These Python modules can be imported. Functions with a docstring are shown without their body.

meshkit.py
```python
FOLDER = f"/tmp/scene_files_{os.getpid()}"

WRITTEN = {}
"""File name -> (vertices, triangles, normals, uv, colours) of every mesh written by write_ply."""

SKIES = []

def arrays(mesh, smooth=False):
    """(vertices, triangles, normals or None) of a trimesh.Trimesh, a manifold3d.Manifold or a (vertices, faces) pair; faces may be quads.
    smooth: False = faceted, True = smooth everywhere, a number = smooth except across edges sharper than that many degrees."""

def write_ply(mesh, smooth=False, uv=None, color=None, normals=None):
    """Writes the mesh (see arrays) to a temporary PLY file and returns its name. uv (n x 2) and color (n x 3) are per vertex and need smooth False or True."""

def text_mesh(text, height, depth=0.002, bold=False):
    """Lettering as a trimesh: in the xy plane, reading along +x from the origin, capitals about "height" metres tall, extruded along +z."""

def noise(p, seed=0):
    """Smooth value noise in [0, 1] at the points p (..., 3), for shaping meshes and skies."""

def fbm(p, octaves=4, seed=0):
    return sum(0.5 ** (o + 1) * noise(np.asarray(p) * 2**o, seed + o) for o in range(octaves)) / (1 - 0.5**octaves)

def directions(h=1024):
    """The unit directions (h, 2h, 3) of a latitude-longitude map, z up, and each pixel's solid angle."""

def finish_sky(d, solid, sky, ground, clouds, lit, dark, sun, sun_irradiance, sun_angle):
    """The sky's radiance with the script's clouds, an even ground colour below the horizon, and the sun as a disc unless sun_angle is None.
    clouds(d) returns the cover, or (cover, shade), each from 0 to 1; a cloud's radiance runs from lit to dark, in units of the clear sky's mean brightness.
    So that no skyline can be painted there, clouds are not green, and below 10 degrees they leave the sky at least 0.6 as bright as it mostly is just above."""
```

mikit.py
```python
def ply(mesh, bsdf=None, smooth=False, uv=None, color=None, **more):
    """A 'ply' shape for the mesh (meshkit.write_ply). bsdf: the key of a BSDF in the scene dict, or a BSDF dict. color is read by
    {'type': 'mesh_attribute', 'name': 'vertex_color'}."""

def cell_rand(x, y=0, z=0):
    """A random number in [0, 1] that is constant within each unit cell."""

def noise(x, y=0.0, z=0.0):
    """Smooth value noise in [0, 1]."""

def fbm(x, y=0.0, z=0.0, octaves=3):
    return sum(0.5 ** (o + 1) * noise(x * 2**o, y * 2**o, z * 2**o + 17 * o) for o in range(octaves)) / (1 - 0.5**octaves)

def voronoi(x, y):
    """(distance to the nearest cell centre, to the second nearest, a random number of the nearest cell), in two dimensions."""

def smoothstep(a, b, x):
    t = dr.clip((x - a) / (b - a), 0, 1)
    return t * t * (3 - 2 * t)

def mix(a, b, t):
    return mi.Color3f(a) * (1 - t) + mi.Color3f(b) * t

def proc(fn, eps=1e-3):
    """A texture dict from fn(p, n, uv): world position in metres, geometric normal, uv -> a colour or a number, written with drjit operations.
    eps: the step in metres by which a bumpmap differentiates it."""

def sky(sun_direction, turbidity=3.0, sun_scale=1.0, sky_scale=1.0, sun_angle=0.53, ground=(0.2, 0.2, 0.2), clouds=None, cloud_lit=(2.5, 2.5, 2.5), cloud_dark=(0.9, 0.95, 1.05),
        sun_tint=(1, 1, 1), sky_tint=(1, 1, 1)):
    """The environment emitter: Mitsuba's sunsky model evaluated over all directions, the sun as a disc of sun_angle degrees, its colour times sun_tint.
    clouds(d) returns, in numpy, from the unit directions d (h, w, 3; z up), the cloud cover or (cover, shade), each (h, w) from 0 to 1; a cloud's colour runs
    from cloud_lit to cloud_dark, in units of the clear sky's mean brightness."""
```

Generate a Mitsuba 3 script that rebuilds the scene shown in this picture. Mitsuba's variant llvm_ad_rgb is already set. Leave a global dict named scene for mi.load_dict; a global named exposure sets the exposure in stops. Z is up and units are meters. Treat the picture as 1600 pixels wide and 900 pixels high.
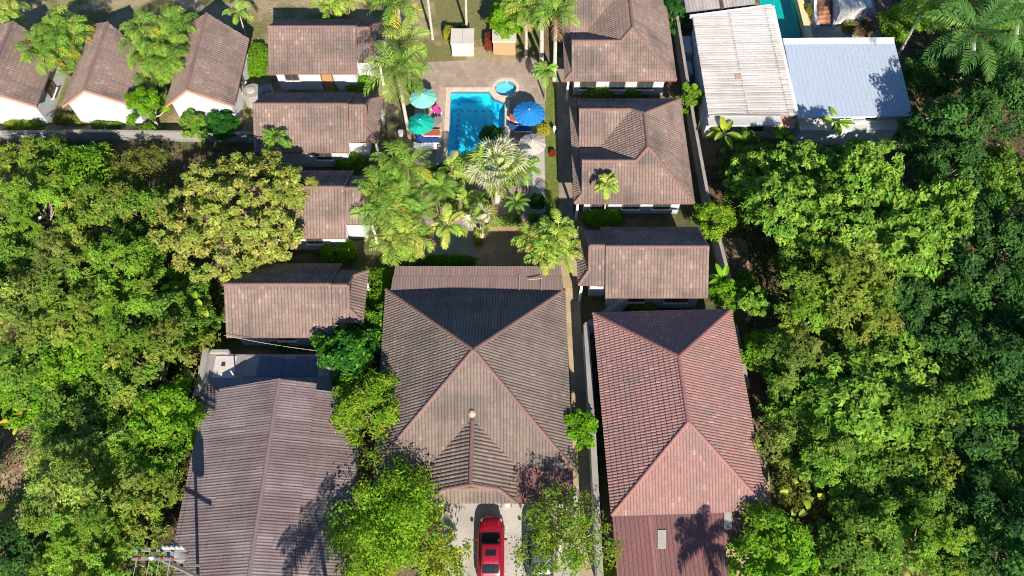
import math, random
import numpy as np, trimesh, mitsuba as mi, mikit, meshkit
import drjit as dr
from mikit import proc, noise, fbm, cell_rand, smoothstep, mix
from shapely.geometry import Polygon
T4 = mi.ScalarTransform4f
scene, labels = {}, {}
# ------------------------------------------------------------------ camera, sky, exposure
CAM_H, FPX, TILT = 52.0, 1233.0, math.radians(29.15)
scene['camera'] = {'type': 'perspective', 'fov': 2 * math.degrees(math.atan(800 / FPX)), 'fov_axis': 'x', 'near_clip': 1.0, 'far_clip': 2000.0,
                   'to_world': T4().look_at(origin=[0, 0, CAM_H], target=[0, math.sin(TILT) * 10, CAM_H - 10 * math.cos(TILT)], up=[0, math.cos(TILT), math.sin(TILT)])}
SUN_EL, SUN_AZ = math.radians(31.5), math.radians(14.0)
SUN = [math.sin(SUN_AZ) * math.cos(SUN_EL), -math.cos(SUN_AZ) * math.cos(SUN_EL), math.sin(SUN_EL)]
scene['sky'] = mikit.sky(SUN, turbidity=3, sky_scale=0.52, sky_tint=(0.88, 0.97, 1.18), sun_tint=(0.92, 1.0, 1.24), ground=(0.10, 0.12, 0.06))
exposure = 2.8
# ------------------------------------------------------------------ survey: where a point of the aerial survey stands at height z
_f = np.array([0, math.sin(TILT), -math.cos(TILT)]); _u = np.array([0, math.cos(TILT), math.sin(TILT)])
def at(px, py, z=0.0):
    d = _f + np.array([1.0, 0, 0]) * (px - 800) / FPX + _u * (450 - py) / FPX
    return np.array([0, 0, CAM_H]) + d * (z - CAM_H) / d[2]
# ------------------------------------------------------------------ helpers
def numbered(k):
    if k not in labels and k not in scene: return k
    i = 1
    while f'{k}_{i:03d}' in labels or f'{k}_{i:03d}' in scene: i += 1
    return f'{k}_{i:03d}'
def thing(name, label, cat, group=None):
    k = numbered(name); labels[k] = {'label': label, 'category': cat}
    if group: labels[k]['group'] = group
    return k
def part(parent, name, mesh, mat, smooth=False, label=None, kind=None, **kw):
    k = numbered(parent + '__' + name)
    scene[k] = mikit.ply(mesh.mesh() if isinstance(mesh, MB) else mesh, mat, smooth, **kw)
    if label or kind:
        labels[k] = {}
        if label: labels[k]['label'] = label
        if kind: labels[k]['kind'] = kind
    return k
def single(name, mesh, mat, label, cat, group=None, smooth=False, **kw):
    k = thing(name, label, cat, group)
    scene[k] = mikit.ply(mesh.mesh() if isinstance(mesh, MB) else mesh, mat, smooth, **kw)
    return k
def struct(name, mesh, mat, label=None, kind='structure', smooth=False, **kw):
    k = numbered(name); scene[k] = mikit.ply(mesh.mesh() if isinstance(mesh, MB) else mesh, mat, smooth, **kw)
    labels[k] = {'kind': kind}
    if label: labels[k]['label'] = label
    return k
def rot(a): c, s = math.cos(a), math.sin(a); return np.array([[c, -s, 0], [s, c, 0], [0, 0, 1.0]])
class MB:
    def __init__(s): s.v, s.f, s.n = [], [], 0
    def add(s, v, f):
        s.v.append(np.asarray(v, float)); s.f.append(np.asarray(f, int) + s.n); s.n += len(v); return s
    def box(s, c, size, rz=0.0):
        m = trimesh.creation.box(size); return s.add(m.vertices @ rot(rz).T + np.asarray(c, float), m.faces)
    def span(s, x0, x1, y0, y1, z0, z1): return s.box(((x0 + x1) / 2, (y0 + y1) / 2, (z0 + z1) / 2), (abs(x1 - x0), abs(y1 - y0), abs(z1 - z0)))
    def prism(s, poly, z0, z1):
        p = Polygon(np.asarray(poly)[:, :2]).buffer(0)
        m = trimesh.creation.extrude_polygon(p, z1 - z0, engine='earcut'); v = np.array(m.vertices); v[:, 2] += z0
        return s.add(v, m.faces)
    def slab(s, poly3, t):  # a 3-D polygon (convex) thickened straight down by t
        p = np.asarray(poly3, float); n = len(p)
        if np.cross(p[1] - p[0], p[2] - p[0])[2] < 0: p = p[::-1]
        v = np.vstack([p, p - [0, 0, t]]); f = []
        for i in range(1, n - 1): f += [[0, i, i + 1], [n, n + i + 1, n + i]]
        for i in range(n):
            j = (i + 1) % n; f += [[i, n + i, n + j], [i, n + j, j]]
        return s.add(v, f)
    def tube(s, pts, r, n=8, cap=True):
        p = np.asarray(pts, float); r = np.broadcast_to(np.asarray(r, float), (len(p),))
        t = np.gradient(p, axis=0); t /= np.linalg.norm(t, axis=1, keepdims=True) + 1e-12
        a = np.cross(t, [0, 0, 1.0]) if abs(t[0][2]) < .9 else np.cross(t, [1.0, 0, 0])
        a /= np.linalg.norm(a, axis=1, keepdims=True) + 1e-9; b = np.cross(t, a)
        g = np.arange(n) * 2 * np.pi / n
        v = (p[:, None] + r[:, None, None] * (np.cos(g)[None, :, None] * a[:, None] + np.sin(g)[None, :, None] * b[:, None])).reshape(-1, 3)
        i, j = np.meshgrid(np.arange(len(p) - 1), np.arange(n), indexing='ij')
        q = np.stack([i * n + j, i * n + (j + 1) % n, (i + 1) * n + (j + 1) % n, (i + 1) * n + j], -1).reshape(-1, 4)
        f = np.vstack([q[:, [0, 2, 1]], q[:, [0, 3, 2]]])
        s.add(v, f)
        if cap:
            for k, sgn in ((0, 1), (len(p) - 1, -1)):
                ring = v[k * n:(k + 1) * n]
                ff = [[0, i + 1, (i + 1) % n + 1][::sgn] for i in range(n)]
                s.add(np.vstack([p[k], ring]), ff)
        return s
    def revolve(s, prof, c, n=24):
        prof = np.asarray(prof, float); g = np.arange(n) * 2 * np.pi / n
        v = np.stack([prof[:, None, 0] * np.cos(g), prof[:, None, 0] * np.sin(g), np.broadcast_to(prof[:, None, 1], (len(prof), n))], -1).reshape(-1, 3) + np.asarray(c, float)
        i, j = np.meshgrid(np.arange(len(prof) - 1), np.arange(n), indexing='ij')
        q = np.stack([i * n + j, i * n + (j + 1) % n, (i + 1) * n + (j + 1) % n, (i + 1) * n + j], -1).reshape(-1, 4)
        return s.add(v, np.vstack([q[:, [0, 1, 2]], q[:, [0, 2, 3]]]))
    def mesh(s): return trimesh.Trimesh(np.vstack(s.v), np.vstack(s.f), process=False)
# ------------------------------------------------------------------ materials
def mat(name, color=None, fn=None, rough=0.8, two=True, bump=None, bump_scale=1.0, metallic=0.0, spec=0.4, clear=0.0, eps=.01):
    c = proc(fn) if fn else {'type': 'rgb', 'value': list(color)}
    b = {'type': 'principled', 'base_color': c, 'roughness': rough, 'metallic': metallic, 'specular': spec, 'clearcoat': clear}
    if bump: b = {'type': 'bumpmap', 'nested': proc(bump, eps), 'scale': bump_scale, 'bsdf': b}
    scene[name] = {'type': 'twosided', 'bsdf': b} if two else b
def tile_fn(lo, hi, stain, s_amt=.6, seed=0.0, jit=.5, chan=.45):
    def fn(p, n, uv):
        r = cell_rand(uv.x, uv.y, 3.0 + seed)
        w = fbm(p.x * .45 + seed, p.y * .45, p.z * .8, 4)
        f2 = fbm(p.x * 2.1, p.y * 2.1 + seed, p.z * 3.0, 3)
        st = fbm(uv.x * .55, uv.y * .09, seed, 3)                     # streaks that run down the slope
        site = noise(p.x * .085 + seed, p.y * .085, 1.0)              # each roof has weathered to its own tone
        c = mix(lo, hi, dr.clip(jit * r + (1 - jit) * f2 * 1.15, 0, 1)) * (1.0 + .34 * site)
        t = dr.clip(smoothstep(.42, .72, w) * s_amt + smoothstep(.52, .75, st) * .40, 0, 1)
        c = c * (1 - t) + mi.Color3f(stain) * t * 1.12
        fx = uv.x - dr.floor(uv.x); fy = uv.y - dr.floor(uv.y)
        d = dr.clip(smoothstep(.16, .02, fx) + smoothstep(.86, .98, fx), 0, 1) * chan + smoothstep(.90, .99, fy) * chan * .6 * (.4 + r)   # channels and lap edges are coloured darker so that the tile grid reads
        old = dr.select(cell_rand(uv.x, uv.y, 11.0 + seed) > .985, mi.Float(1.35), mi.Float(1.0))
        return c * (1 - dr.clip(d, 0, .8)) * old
    return fn
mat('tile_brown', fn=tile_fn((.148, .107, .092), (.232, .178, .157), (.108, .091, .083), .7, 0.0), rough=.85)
mat('tile_hall', fn=tile_fn((.138, .108, .093), (.205, .168, .148), (.108, .094, .084), .75, 4.0), rough=.85)
mat('tile_red', fn=tile_fn((.215, .118, .108), (.305, .178, .165), (.19, .14, .13), .5, 9.0), rough=.7)
mat('tile_purple', fn=tile_fn((.100, .078, .082), (.155, .120, .124), (.205, .178, .18), .6, 14.0, .4, .1), rough=.85)
mat('sheet_maroon', fn=tile_fn((.125, .058, .056), (.165, .082, .078), (.14, .085, .08), .5, 21.0, .25, .1), rough=.6)
mat('sheet_strip', fn=tile_fn((.122, .082, .078), (.185, .138, .128), (.15, .125, .115), .75, 27.0, .4, .4), rough=.8)
mat('sheet_pale', fn=tile_fn((.35, .35, .345), (.45, .45, .445), (.29, .285, .275), .4, 31.0, .35, .3), rough=.85)
mat('sheet_grey', fn=tile_fn((.34, .32, .30), (.46, .44, .42), (.26, .24, .22), .6, 35.0, .35, .2), rough=.85)
mat('metal_blue', color=(.39, .48, .60), rough=.40, metallic=.1)
mat('flashing_white', color=(.72, .74, .76), rough=.5)
mat('ridge_pink', fn=tile_fn((.155, .092, .080), (.21, .132, .116), (.13, .095, .086), .5, 3.0), rough=.8)
mat('ridge_red', fn=tile_fn((.19, .085, .08), (.26, .13, .12), (.18, .10, .09), .4, 7.0), rough=.7)
mat('ridge_dull', color=(.19, .148, .148), rough=.85)
mat('fascia_brown', color=(.20, .085, .065), rough=.7)
mat('faded_orange', color=(.42, .29, .23), rough=.9)
mat('terracotta_edge', color=(.42, .22, .15), rough=.7)
def wall_fn(c, dirt, h=2.5):
    def fn(p, n, uv):
        w = fbm(p.x * .7, p.y * .7, p.z * .7, 4)
        low = 1 - smoothstep(0.0, .55, p.z + fbm(p.x * 2.2, p.y * 2.2, 0.0, 2) * .5 - .2)
        t = dr.clip(smoothstep(.5, .8, w) * .35 + low * .55, 0, 1)
        return mix(c, dirt, t)
    return fn
mat('wall_white', fn=wall_fn((.44, .48, .52), (.30, .29, .27)), rough=.9)
mat('wall_pale', fn=wall_fn((.40, .47, .53), (.26, .28, .29)), rough=.9)
mat('wall_grey', fn=wall_fn((.24, .24, .24), (.12, .115, .105)), rough=.95)
mat('wall_compound', fn=wall_fn((.50, .53, .56), (.30, .30, .29)), rough=.95)
mat('pump_white', fn=wall_fn((.50, .48, .45), (.36, .41, .35)), rough=.9)
mat('pump_tan', color=(.42, .25, .14), rough=.9)
mat('frame_dark', color=(.11, .075, .055), rough=.6)
mat('frame_white', color=(.7, .7, .68), rough=.6)
mat('door_wood', color=(.36, .22, .10), rough=.6)
mat('glass_dark', color=(.035, .05, .06), rough=.08, spec=.6)
mat('trim_white', color=(.78, .78, .76), rough=.6)
def ground_fn(p, n, uv):
    w = fbm(p.x * .22, p.y * .22, 0.0, 4); d = fbm(p.x * 3.1, p.y * 3.1, 2.0, 3)
    a = mix((.115, .085, .055), (.20, .155, .10), d)
    g = mix((.06, .075, .03), (.11, .11, .045), d)
    return mi.Color3f(a) * smoothstep(.38, .62, w) + mi.Color3f(g) * (1 - smoothstep(.38, .62, w))
mat('ground_soil', fn=ground_fn, rough=1.0, bump=lambda p, n, uv: fbm(p.x * 2.3, p.y * 2.3, 0.0, 4), bump_scale=.10, eps=.03)
def litter_fn(p, n, uv):
    d = fbm(p.x * 2.6, p.y * 2.6, 5.0, 4); e = noise(p.x * 9.0, p.y * 9.0, 1.0)
    return mix((.035, .026, .018), (.17, .115, .075), dr.clip(d * .7 + e * .45 - .1, 0, 1))
mat('forest_litter', fn=litter_fn, rough=1.0, bump=lambda p, n, uv: fbm(p.x * 4.0, p.y * 4.0, 0.0, 3), bump_scale=.12, eps=.03)
def lawn_fn(p, n, uv):
    w = fbm(p.x * .33, p.y * .33, 0.0, 4); d = noise(p.x * 7.0, p.y * 7.0, 0.0)
    g = mix((.12, .13, .045), (.175, .17, .07), d); s = mix((.25, .21, .13), (.33, .28, .18), d)
    t = smoothstep(.40, .62, w); return g * (1 - t) + s * t
mat('lawn_dry', fn=lawn_fn, rough=1.0, bump=lambda p, n, uv: noise(p.x * 9.0, p.y * 9.0, 0.0), bump_scale=.05, eps=.02)
mat('lawn_green', fn=lambda p, n, uv: mix((.085, .125, .022), (.16, .20, .045), fbm(p.x * 4.0, p.y * 4.0, 0.0, 3)), rough=1.0, bump=lambda p, n, uv: noise(p.x * 11.0, p.y * 11.0, 0.0), bump_scale=.05, eps=.02)
def paver_fn(lo, hi, sx, sy, joint=.04):
    def fn(p, n, uv):
        u = p.x / sx; v = p.y / sy; u = u + .5 * (dr.floor(v) - 2 * dr.floor(v * .5))
        fu = u - dr.floor(u); fv = v - dr.floor(v)
        j = dr.select((fu < joint) | (fv < joint), mi.Float(.72), mi.Float(1.0))
        return mix(lo, hi, .55 * cell_rand(u, v, 0) + .6 * fbm(p.x * .8, p.y * .8, 0.0, 4) - .08) * j
    return fn
mat('deck_pavers', fn=paver_fn((.24, .19, .15), (.37, .315, .265), .45, .45), rough=.9)
mat('path_tan', fn=paver_fn((.31, .25, .16), (.47, .39, .26), 1.3, 1.0, .02), rough=.95)
mat('path_dark', fn=paver_fn((.20, .165, .13), (.33, .28, .22), .6, .6, .03), rough=.95)
mat('court_brown', fn=paver_fn((.30, .19, .12), (.47, .31, .21), .5, .5), rough=.95)
mat('court_grey', fn=paver_fn((.24, .23, .215), (.36, .345, .32), .8, .8, .025), rough=.95)
def concrete_fn(p, n, uv):
    w = fbm(p.x * .6, p.y * .6, 0.0, 5); d = noise(p.x * 8.0, p.y * 8.0, 0.0)
    return mix((.33, .32, .30), (.50, .49, .46), dr.clip(w * 1.2 - .1 + (d - .5) * .12, 0, 1))
mat('concrete_pale', fn=concrete_fn, rough=.95)
mat('concrete_grey', fn=lambda p, n, uv: mix((.22, .215, .20), (.36, .35, .33), fbm(p.x * .9, p.y * .9, p.z, 4)), rough=.95)
mat('coping_tan', fn=paver_fn((.50, .42, .32), (.64, .56, .46), .4, .4), rough=.85)
mat('coping_brown', fn=paver_fn((.34, .27, .21), (.44, .36, .29), .4, .4), rough=.85)
def pool_fn(p, n, uv):
    px = p.x + 5.35; py = 48.75 - p.y
    base = mix((.01, .56, .80), (.015, .64, .86), fbm(p.x * .8, p.y * .8, 0.0, 3))
    def motif(a, b):
        fa = a - dr.floor(a) - .5; fb = dr.abs(b)
        return (dr.abs(fa) + fb < .34) & ((dr.abs(fa) > .07) | (fb > .07))
    m = (motif(py / .62, (px - .62) / .62) | motif(px / .62, (py - 1.1) / .62))
    band = (px < .16) | (py < .16)
    c = mi.Color3f(base)
    c = dr.select(m & (p.z < -.5), mi.Color3f(.0, .26, .56), c)
    return dr.select(p.z > -.3, mi.Color3f(.0, .22, .48), c)
mat('pool_tiles', fn=pool_fn, rough=.5)
mat('pool_light', fn=lambda p, n, uv: mix((.10, .55, .75), (.17, .64, .82), fbm(p.x * 2, p.y * 2, 0.0, 2)), rough=.5)
mat('pool_teal', fn=lambda p, n, uv: mix((.0, .36, .34), (.0, .44, .41), fbm(p.x * 1.5, p.y * 1.5, 0.0, 3)), rough=.5)
scene['water'] = {'type': 'bumpmap', 'nested': proc(lambda p, n, uv: fbm(p.x * 1.6, p.y * 1.6, 0.0, 3), .02), 'scale': .03, 'bsdf': {'type': 'thindielectric', 'int_ior': 1.33}}
scene['water'] = {'type': 'thindielectric', 'int_ior': 1.33}
mat('yellow_wall', color=(.68, .57, .30), rough=.9)
mat('stair_brown', color=(.40, .215, .13), rough=.9)
mat('steel_grey', color=(.20, .205, .21), rough=.6)
mat('bark', fn=lambda p, n, uv: mix((.16, .125, .09), (.33, .28, .21), fbm(p.x * 3.0, p.y * 3.0, p.z * 6.0, 3)), rough=.95)
mat('bark_pale', fn=lambda p, n, uv: mix((.36, .33, .28), (.55, .52, .46), fbm(p.x * 2.0, p.y * 2.0, p.z * 7.0, 3)), rough=.95)
VC = {'type': 'mesh_attribute', 'name': 'vertex_color'}
scene['leaf'] = {'type': 'principledthin', 'base_color': VC, 'roughness': .6, 'diff_trans': 1.0, 'spec_trans': 0.0, 'eta': 1.35}
scene['leaf_palm'] = {'type': 'principledthin', 'base_color': VC, 'roughness': .4, 'diff_trans': .5, 'spec_trans': 0.0, 'eta': 1.45}
scene['leaf_gloss'] = {'type': 'principledthin', 'base_color': VC, 'roughness': .42, 'diff_trans': .8, 'spec_trans': 0.0, 'eta': 1.45}
mat('paint_red', color=(.27, .004, .020), rough=.22, clear=1.0, spec=.5)
mat('paint_dark', color=(.035, .05, .06), rough=.25, clear=1.0, spec=.5)
mat('rubber', color=(.02, .02, .02), rough=.9)
mat('car_glass', color=(.012, .014, .018), rough=.05, spec=.6)
mat('lamp_clear', color=(.7, .7, .7), rough=.15)
mat('lamp_red', color=(.45, .01, .01), rough=.2)
mat('chrome', color=(.6, .6, .6), rough=.2, metallic=1.0)
def cloth(name, c):
    scene[name] = {'type': 'principledthin', 'base_color': {'type': 'rgb', 'value': c}, 'roughness': .7, 'diff_trans': .5, 'spec_trans': 0.0, 'eta': 1.3}
cloth('cloth_mint', [.24, .64, .60]); cloth('cloth_teal', [.02, .48, .38]); cloth('cloth_blue', [.03, .25, .66]); cloth('cloth_grey', [.52, .50, .47])
mat('lounger_blue', color=(.02, .06, .22), rough=.8); mat('lounger_red', color=(.38, .08, .05), rough=.8); mat('towel_pink', color=(.55, .04, .30), rough=.9)
mat('plastic_white', color=(.75, .75, .75), rough=.5); mat('clay', color=(.44, .31, .235), rough=.9)
mat('porcelain_brown', color=(.16, .05, .03), rough=.3); mat('wire_grey', color=(.35, .36, .38), rough=.5)
mat('skylight_sheet', color=(.33, .345, .30), rough=.4)
mat('insulator_grey', color=(.38, .39, .41), rough=.4); mat('straw', fn=lambda p, n, uv: mix((.20, .145, .10), (.36, .28, .20), noise(p.x * 3.0, p.y * 3.0, p.z)), rough=1.0)
mat('pole_grey', color=(.13, .13, .125), rough=.95); mat('shade_sheet', color=(.085, .12, .17), rough=.5)
mat('dark_void', color=(.03, .03, .03), rough=1.0)
# ------------------------------------------------------------------ setting: ground, paths, pool
def sheet(name, pxpoly, z, m, thick=.02, label=None):
    p = [at(x, y, z)[:2] for x, y in pxpoly]
    b = MB().prism(p, z - thick, z)
    return struct(name, b, m, label)
def sheet_w(name, poly, z, m, thick=.02, holes=()):
    p = Polygon(poly)
    for h in holes: p = p.difference(Polygon(h))
    mm = trimesh.creation.extrude_polygon(p, thick, engine='earcut'); mm.apply_translation([0, 0, z - thick])
    return struct(name, mm, m)
POOL = [at(x, y, 0)[:2] for x, y in [(706, 141), (764, 141), (772, 152), (787, 158), (789, 268), (698, 268)]]
POOL = np.array([[-5.35, 48.75], [-2.0, 48.75], [-1.55, 47.9], [-.62, 47.4], [-.62, 39.6], [-5.35, 39.6]])
KID = at(790, 138, 0)[:2]; kid_c = [(KID[0] + .93 * math.cos(a), KID[1] + .93 * math.sin(a)) for a in np.linspace(0, 2 * math.pi, 29)[:-1]]
TEAL = np.array([(23.15, 51.9), (26.6, 52.1), (27.0, 64), (23.6, 64)])
_g = Polygon([(-260, -200), (260, -200), (260, 320), (-260, 320)]).difference(Polygon(POOL)).difference(Polygon(kid_c)).difference(Polygon(TEAL))
struct('ground', (lambda m: (m.apply_translation([0, 0, -.5]), m)[1])(trimesh.creation.extrude_polygon(_g, .5, engine='earcut')), 'ground_soil')
struct('forest_floor', MB().prism([(-70, -20), (-21.5, -20), (-21.0, 30), (-20, 42.2), (-70, 43.2)], -.016, .004).mesh(), 'forest_litter')
struct('forest_floor', MB().prism([(18.5, -20), (90, -20), (90, 80), (36.5, 80), (35.5, 42.0), (15.5, 40.5), (16.6, 33), (18.2, 18)], -.016, .004).mesh(), 'forest_litter')
struct('lawn', MB().prism([(-60, 43.4), (-12, 43.4), (-6.4, 50.6), (2.5, 50.6), (3.6, 75), (-60, 75)], -.016, .005).mesh(), 'lawn_dry')
deck = Polygon([at(x, y)[:2] for x, y in [(668, 97), (838, 90), (852, 130), (852, 330), (836, 372), (660, 372), (640, 300), (650, 140)]])
for h in (POOL, kid_c): deck = deck.difference(Polygon(h))
_m = trimesh.creation.extrude_polygon(deck, .02, engine='earcut'); _m.apply_translation([0, 0, -.011]); struct('pool_deck', _m, 'deck_pavers')
sheet('lawn_strip', [(853, 128), (869, 128), (874, 330), (852, 330)], .02, 'lawn_green', .05)
sheet('path', [(869, 90), (887, 90), (897, 372), (874, 372)], .013, 'path_dark', .03)
sheet('path', [(872, 372), (903, 372), (906, 470), (915, 620), (935, 900), (898, 900), (893, 620), (882, 470)], .013, 'path_tan', .03)
sheet('courtyard', [(742, 345), (836, 345), (840, 415), (742, 415)], .014, 'court_brown', .03)
sheet('patio', [(664, 345), (742, 345), (742, 404), (664, 404)], .016, 'court_grey', .03)
sheet('walkway', [(826, 225), (850, 225), (852, 330), (832, 330)], .016, 'concrete_pale', .03)
sheet('driveway', [(690, 760), (905, 760), (905, 960), (690, 960)], .015, 'concrete_pale', .03)
sheet('bare_ground', [(1103, 700), (1200, 700), (1215, 1000), (1110, 1000)], .014, 'path_tan', .03)
sheet('bare_ground', [(1128, 370), (1165, 375), (1180, 470), (1140, 475)], .012, 'straw', .02)
sheet('bare_ground', [(-40, 665), (48, 668), (58, 760), (40, 830), (-60, 835)], .012, 'straw', .02)
# pool shells and water
def pool(key, poly, depth, m, wl=-.10):
    p = Polygon(poly); inner = p.buffer(-.002)
    sh = trimesh.creation.extrude_polygon(p.buffer(.10).difference(p), depth, engine='earcut'); sh.apply_translation([0, 0, -depth - .006])
    fl = trimesh.creation.extrude_polygon(p.buffer(.10), .1, engine='earcut'); fl.apply_translation([0, 0, -depth - .106])
    struct(key, trimesh.util.concatenate([sh, fl]), m)
    b = trimesh.creation.extrude_polygon(inner, .01, engine='earcut'); top = b.vertices[:, 2] > .005
    f = b.faces[(top[b.faces]).all(1)]; v = np.array(b.vertices); v[:, 2] = wl
    struct(key.replace('basin', 'water'), (v, f), 'water')
pool('pool_basin', POOL, 1.3, 'pool_tiles'); pool('wading_pool_basin', kid_c, .45, 'pool_light'); pool('neighbour_pool_basin', TEAL, 1.3, 'pool_teal')
def ring(poly, w, z0, z1):
    p = Polygon(poly); m = trimesh.creation.extrude_polygon(p.buffer(w, join_style=2).difference(p), z1 - z0, engine='earcut'); m.apply_translation([0, 0, z0]); return m
struct('pool_coping', ring(POOL, .42, -.05, .05), 'coping_tan')
struct('pool_edge_paving', MB().span(-6.35, -5.78, 39.6, 49.2, -.02, .022).mesh(), 'coping_brown')
struct('wading_pool_coping', ring(kid_c, .28, -.05, .06), 'coping_tan')
struct('wading_pool_paving', ring([(KID[0] + 1.22 * math.cos(a), KID[1] + 1.22 * math.sin(a)) for a in np.linspace(0, 2 * math.pi, 41)[:-1]], .3, -.02, .03), 'coping_brown')
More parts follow.
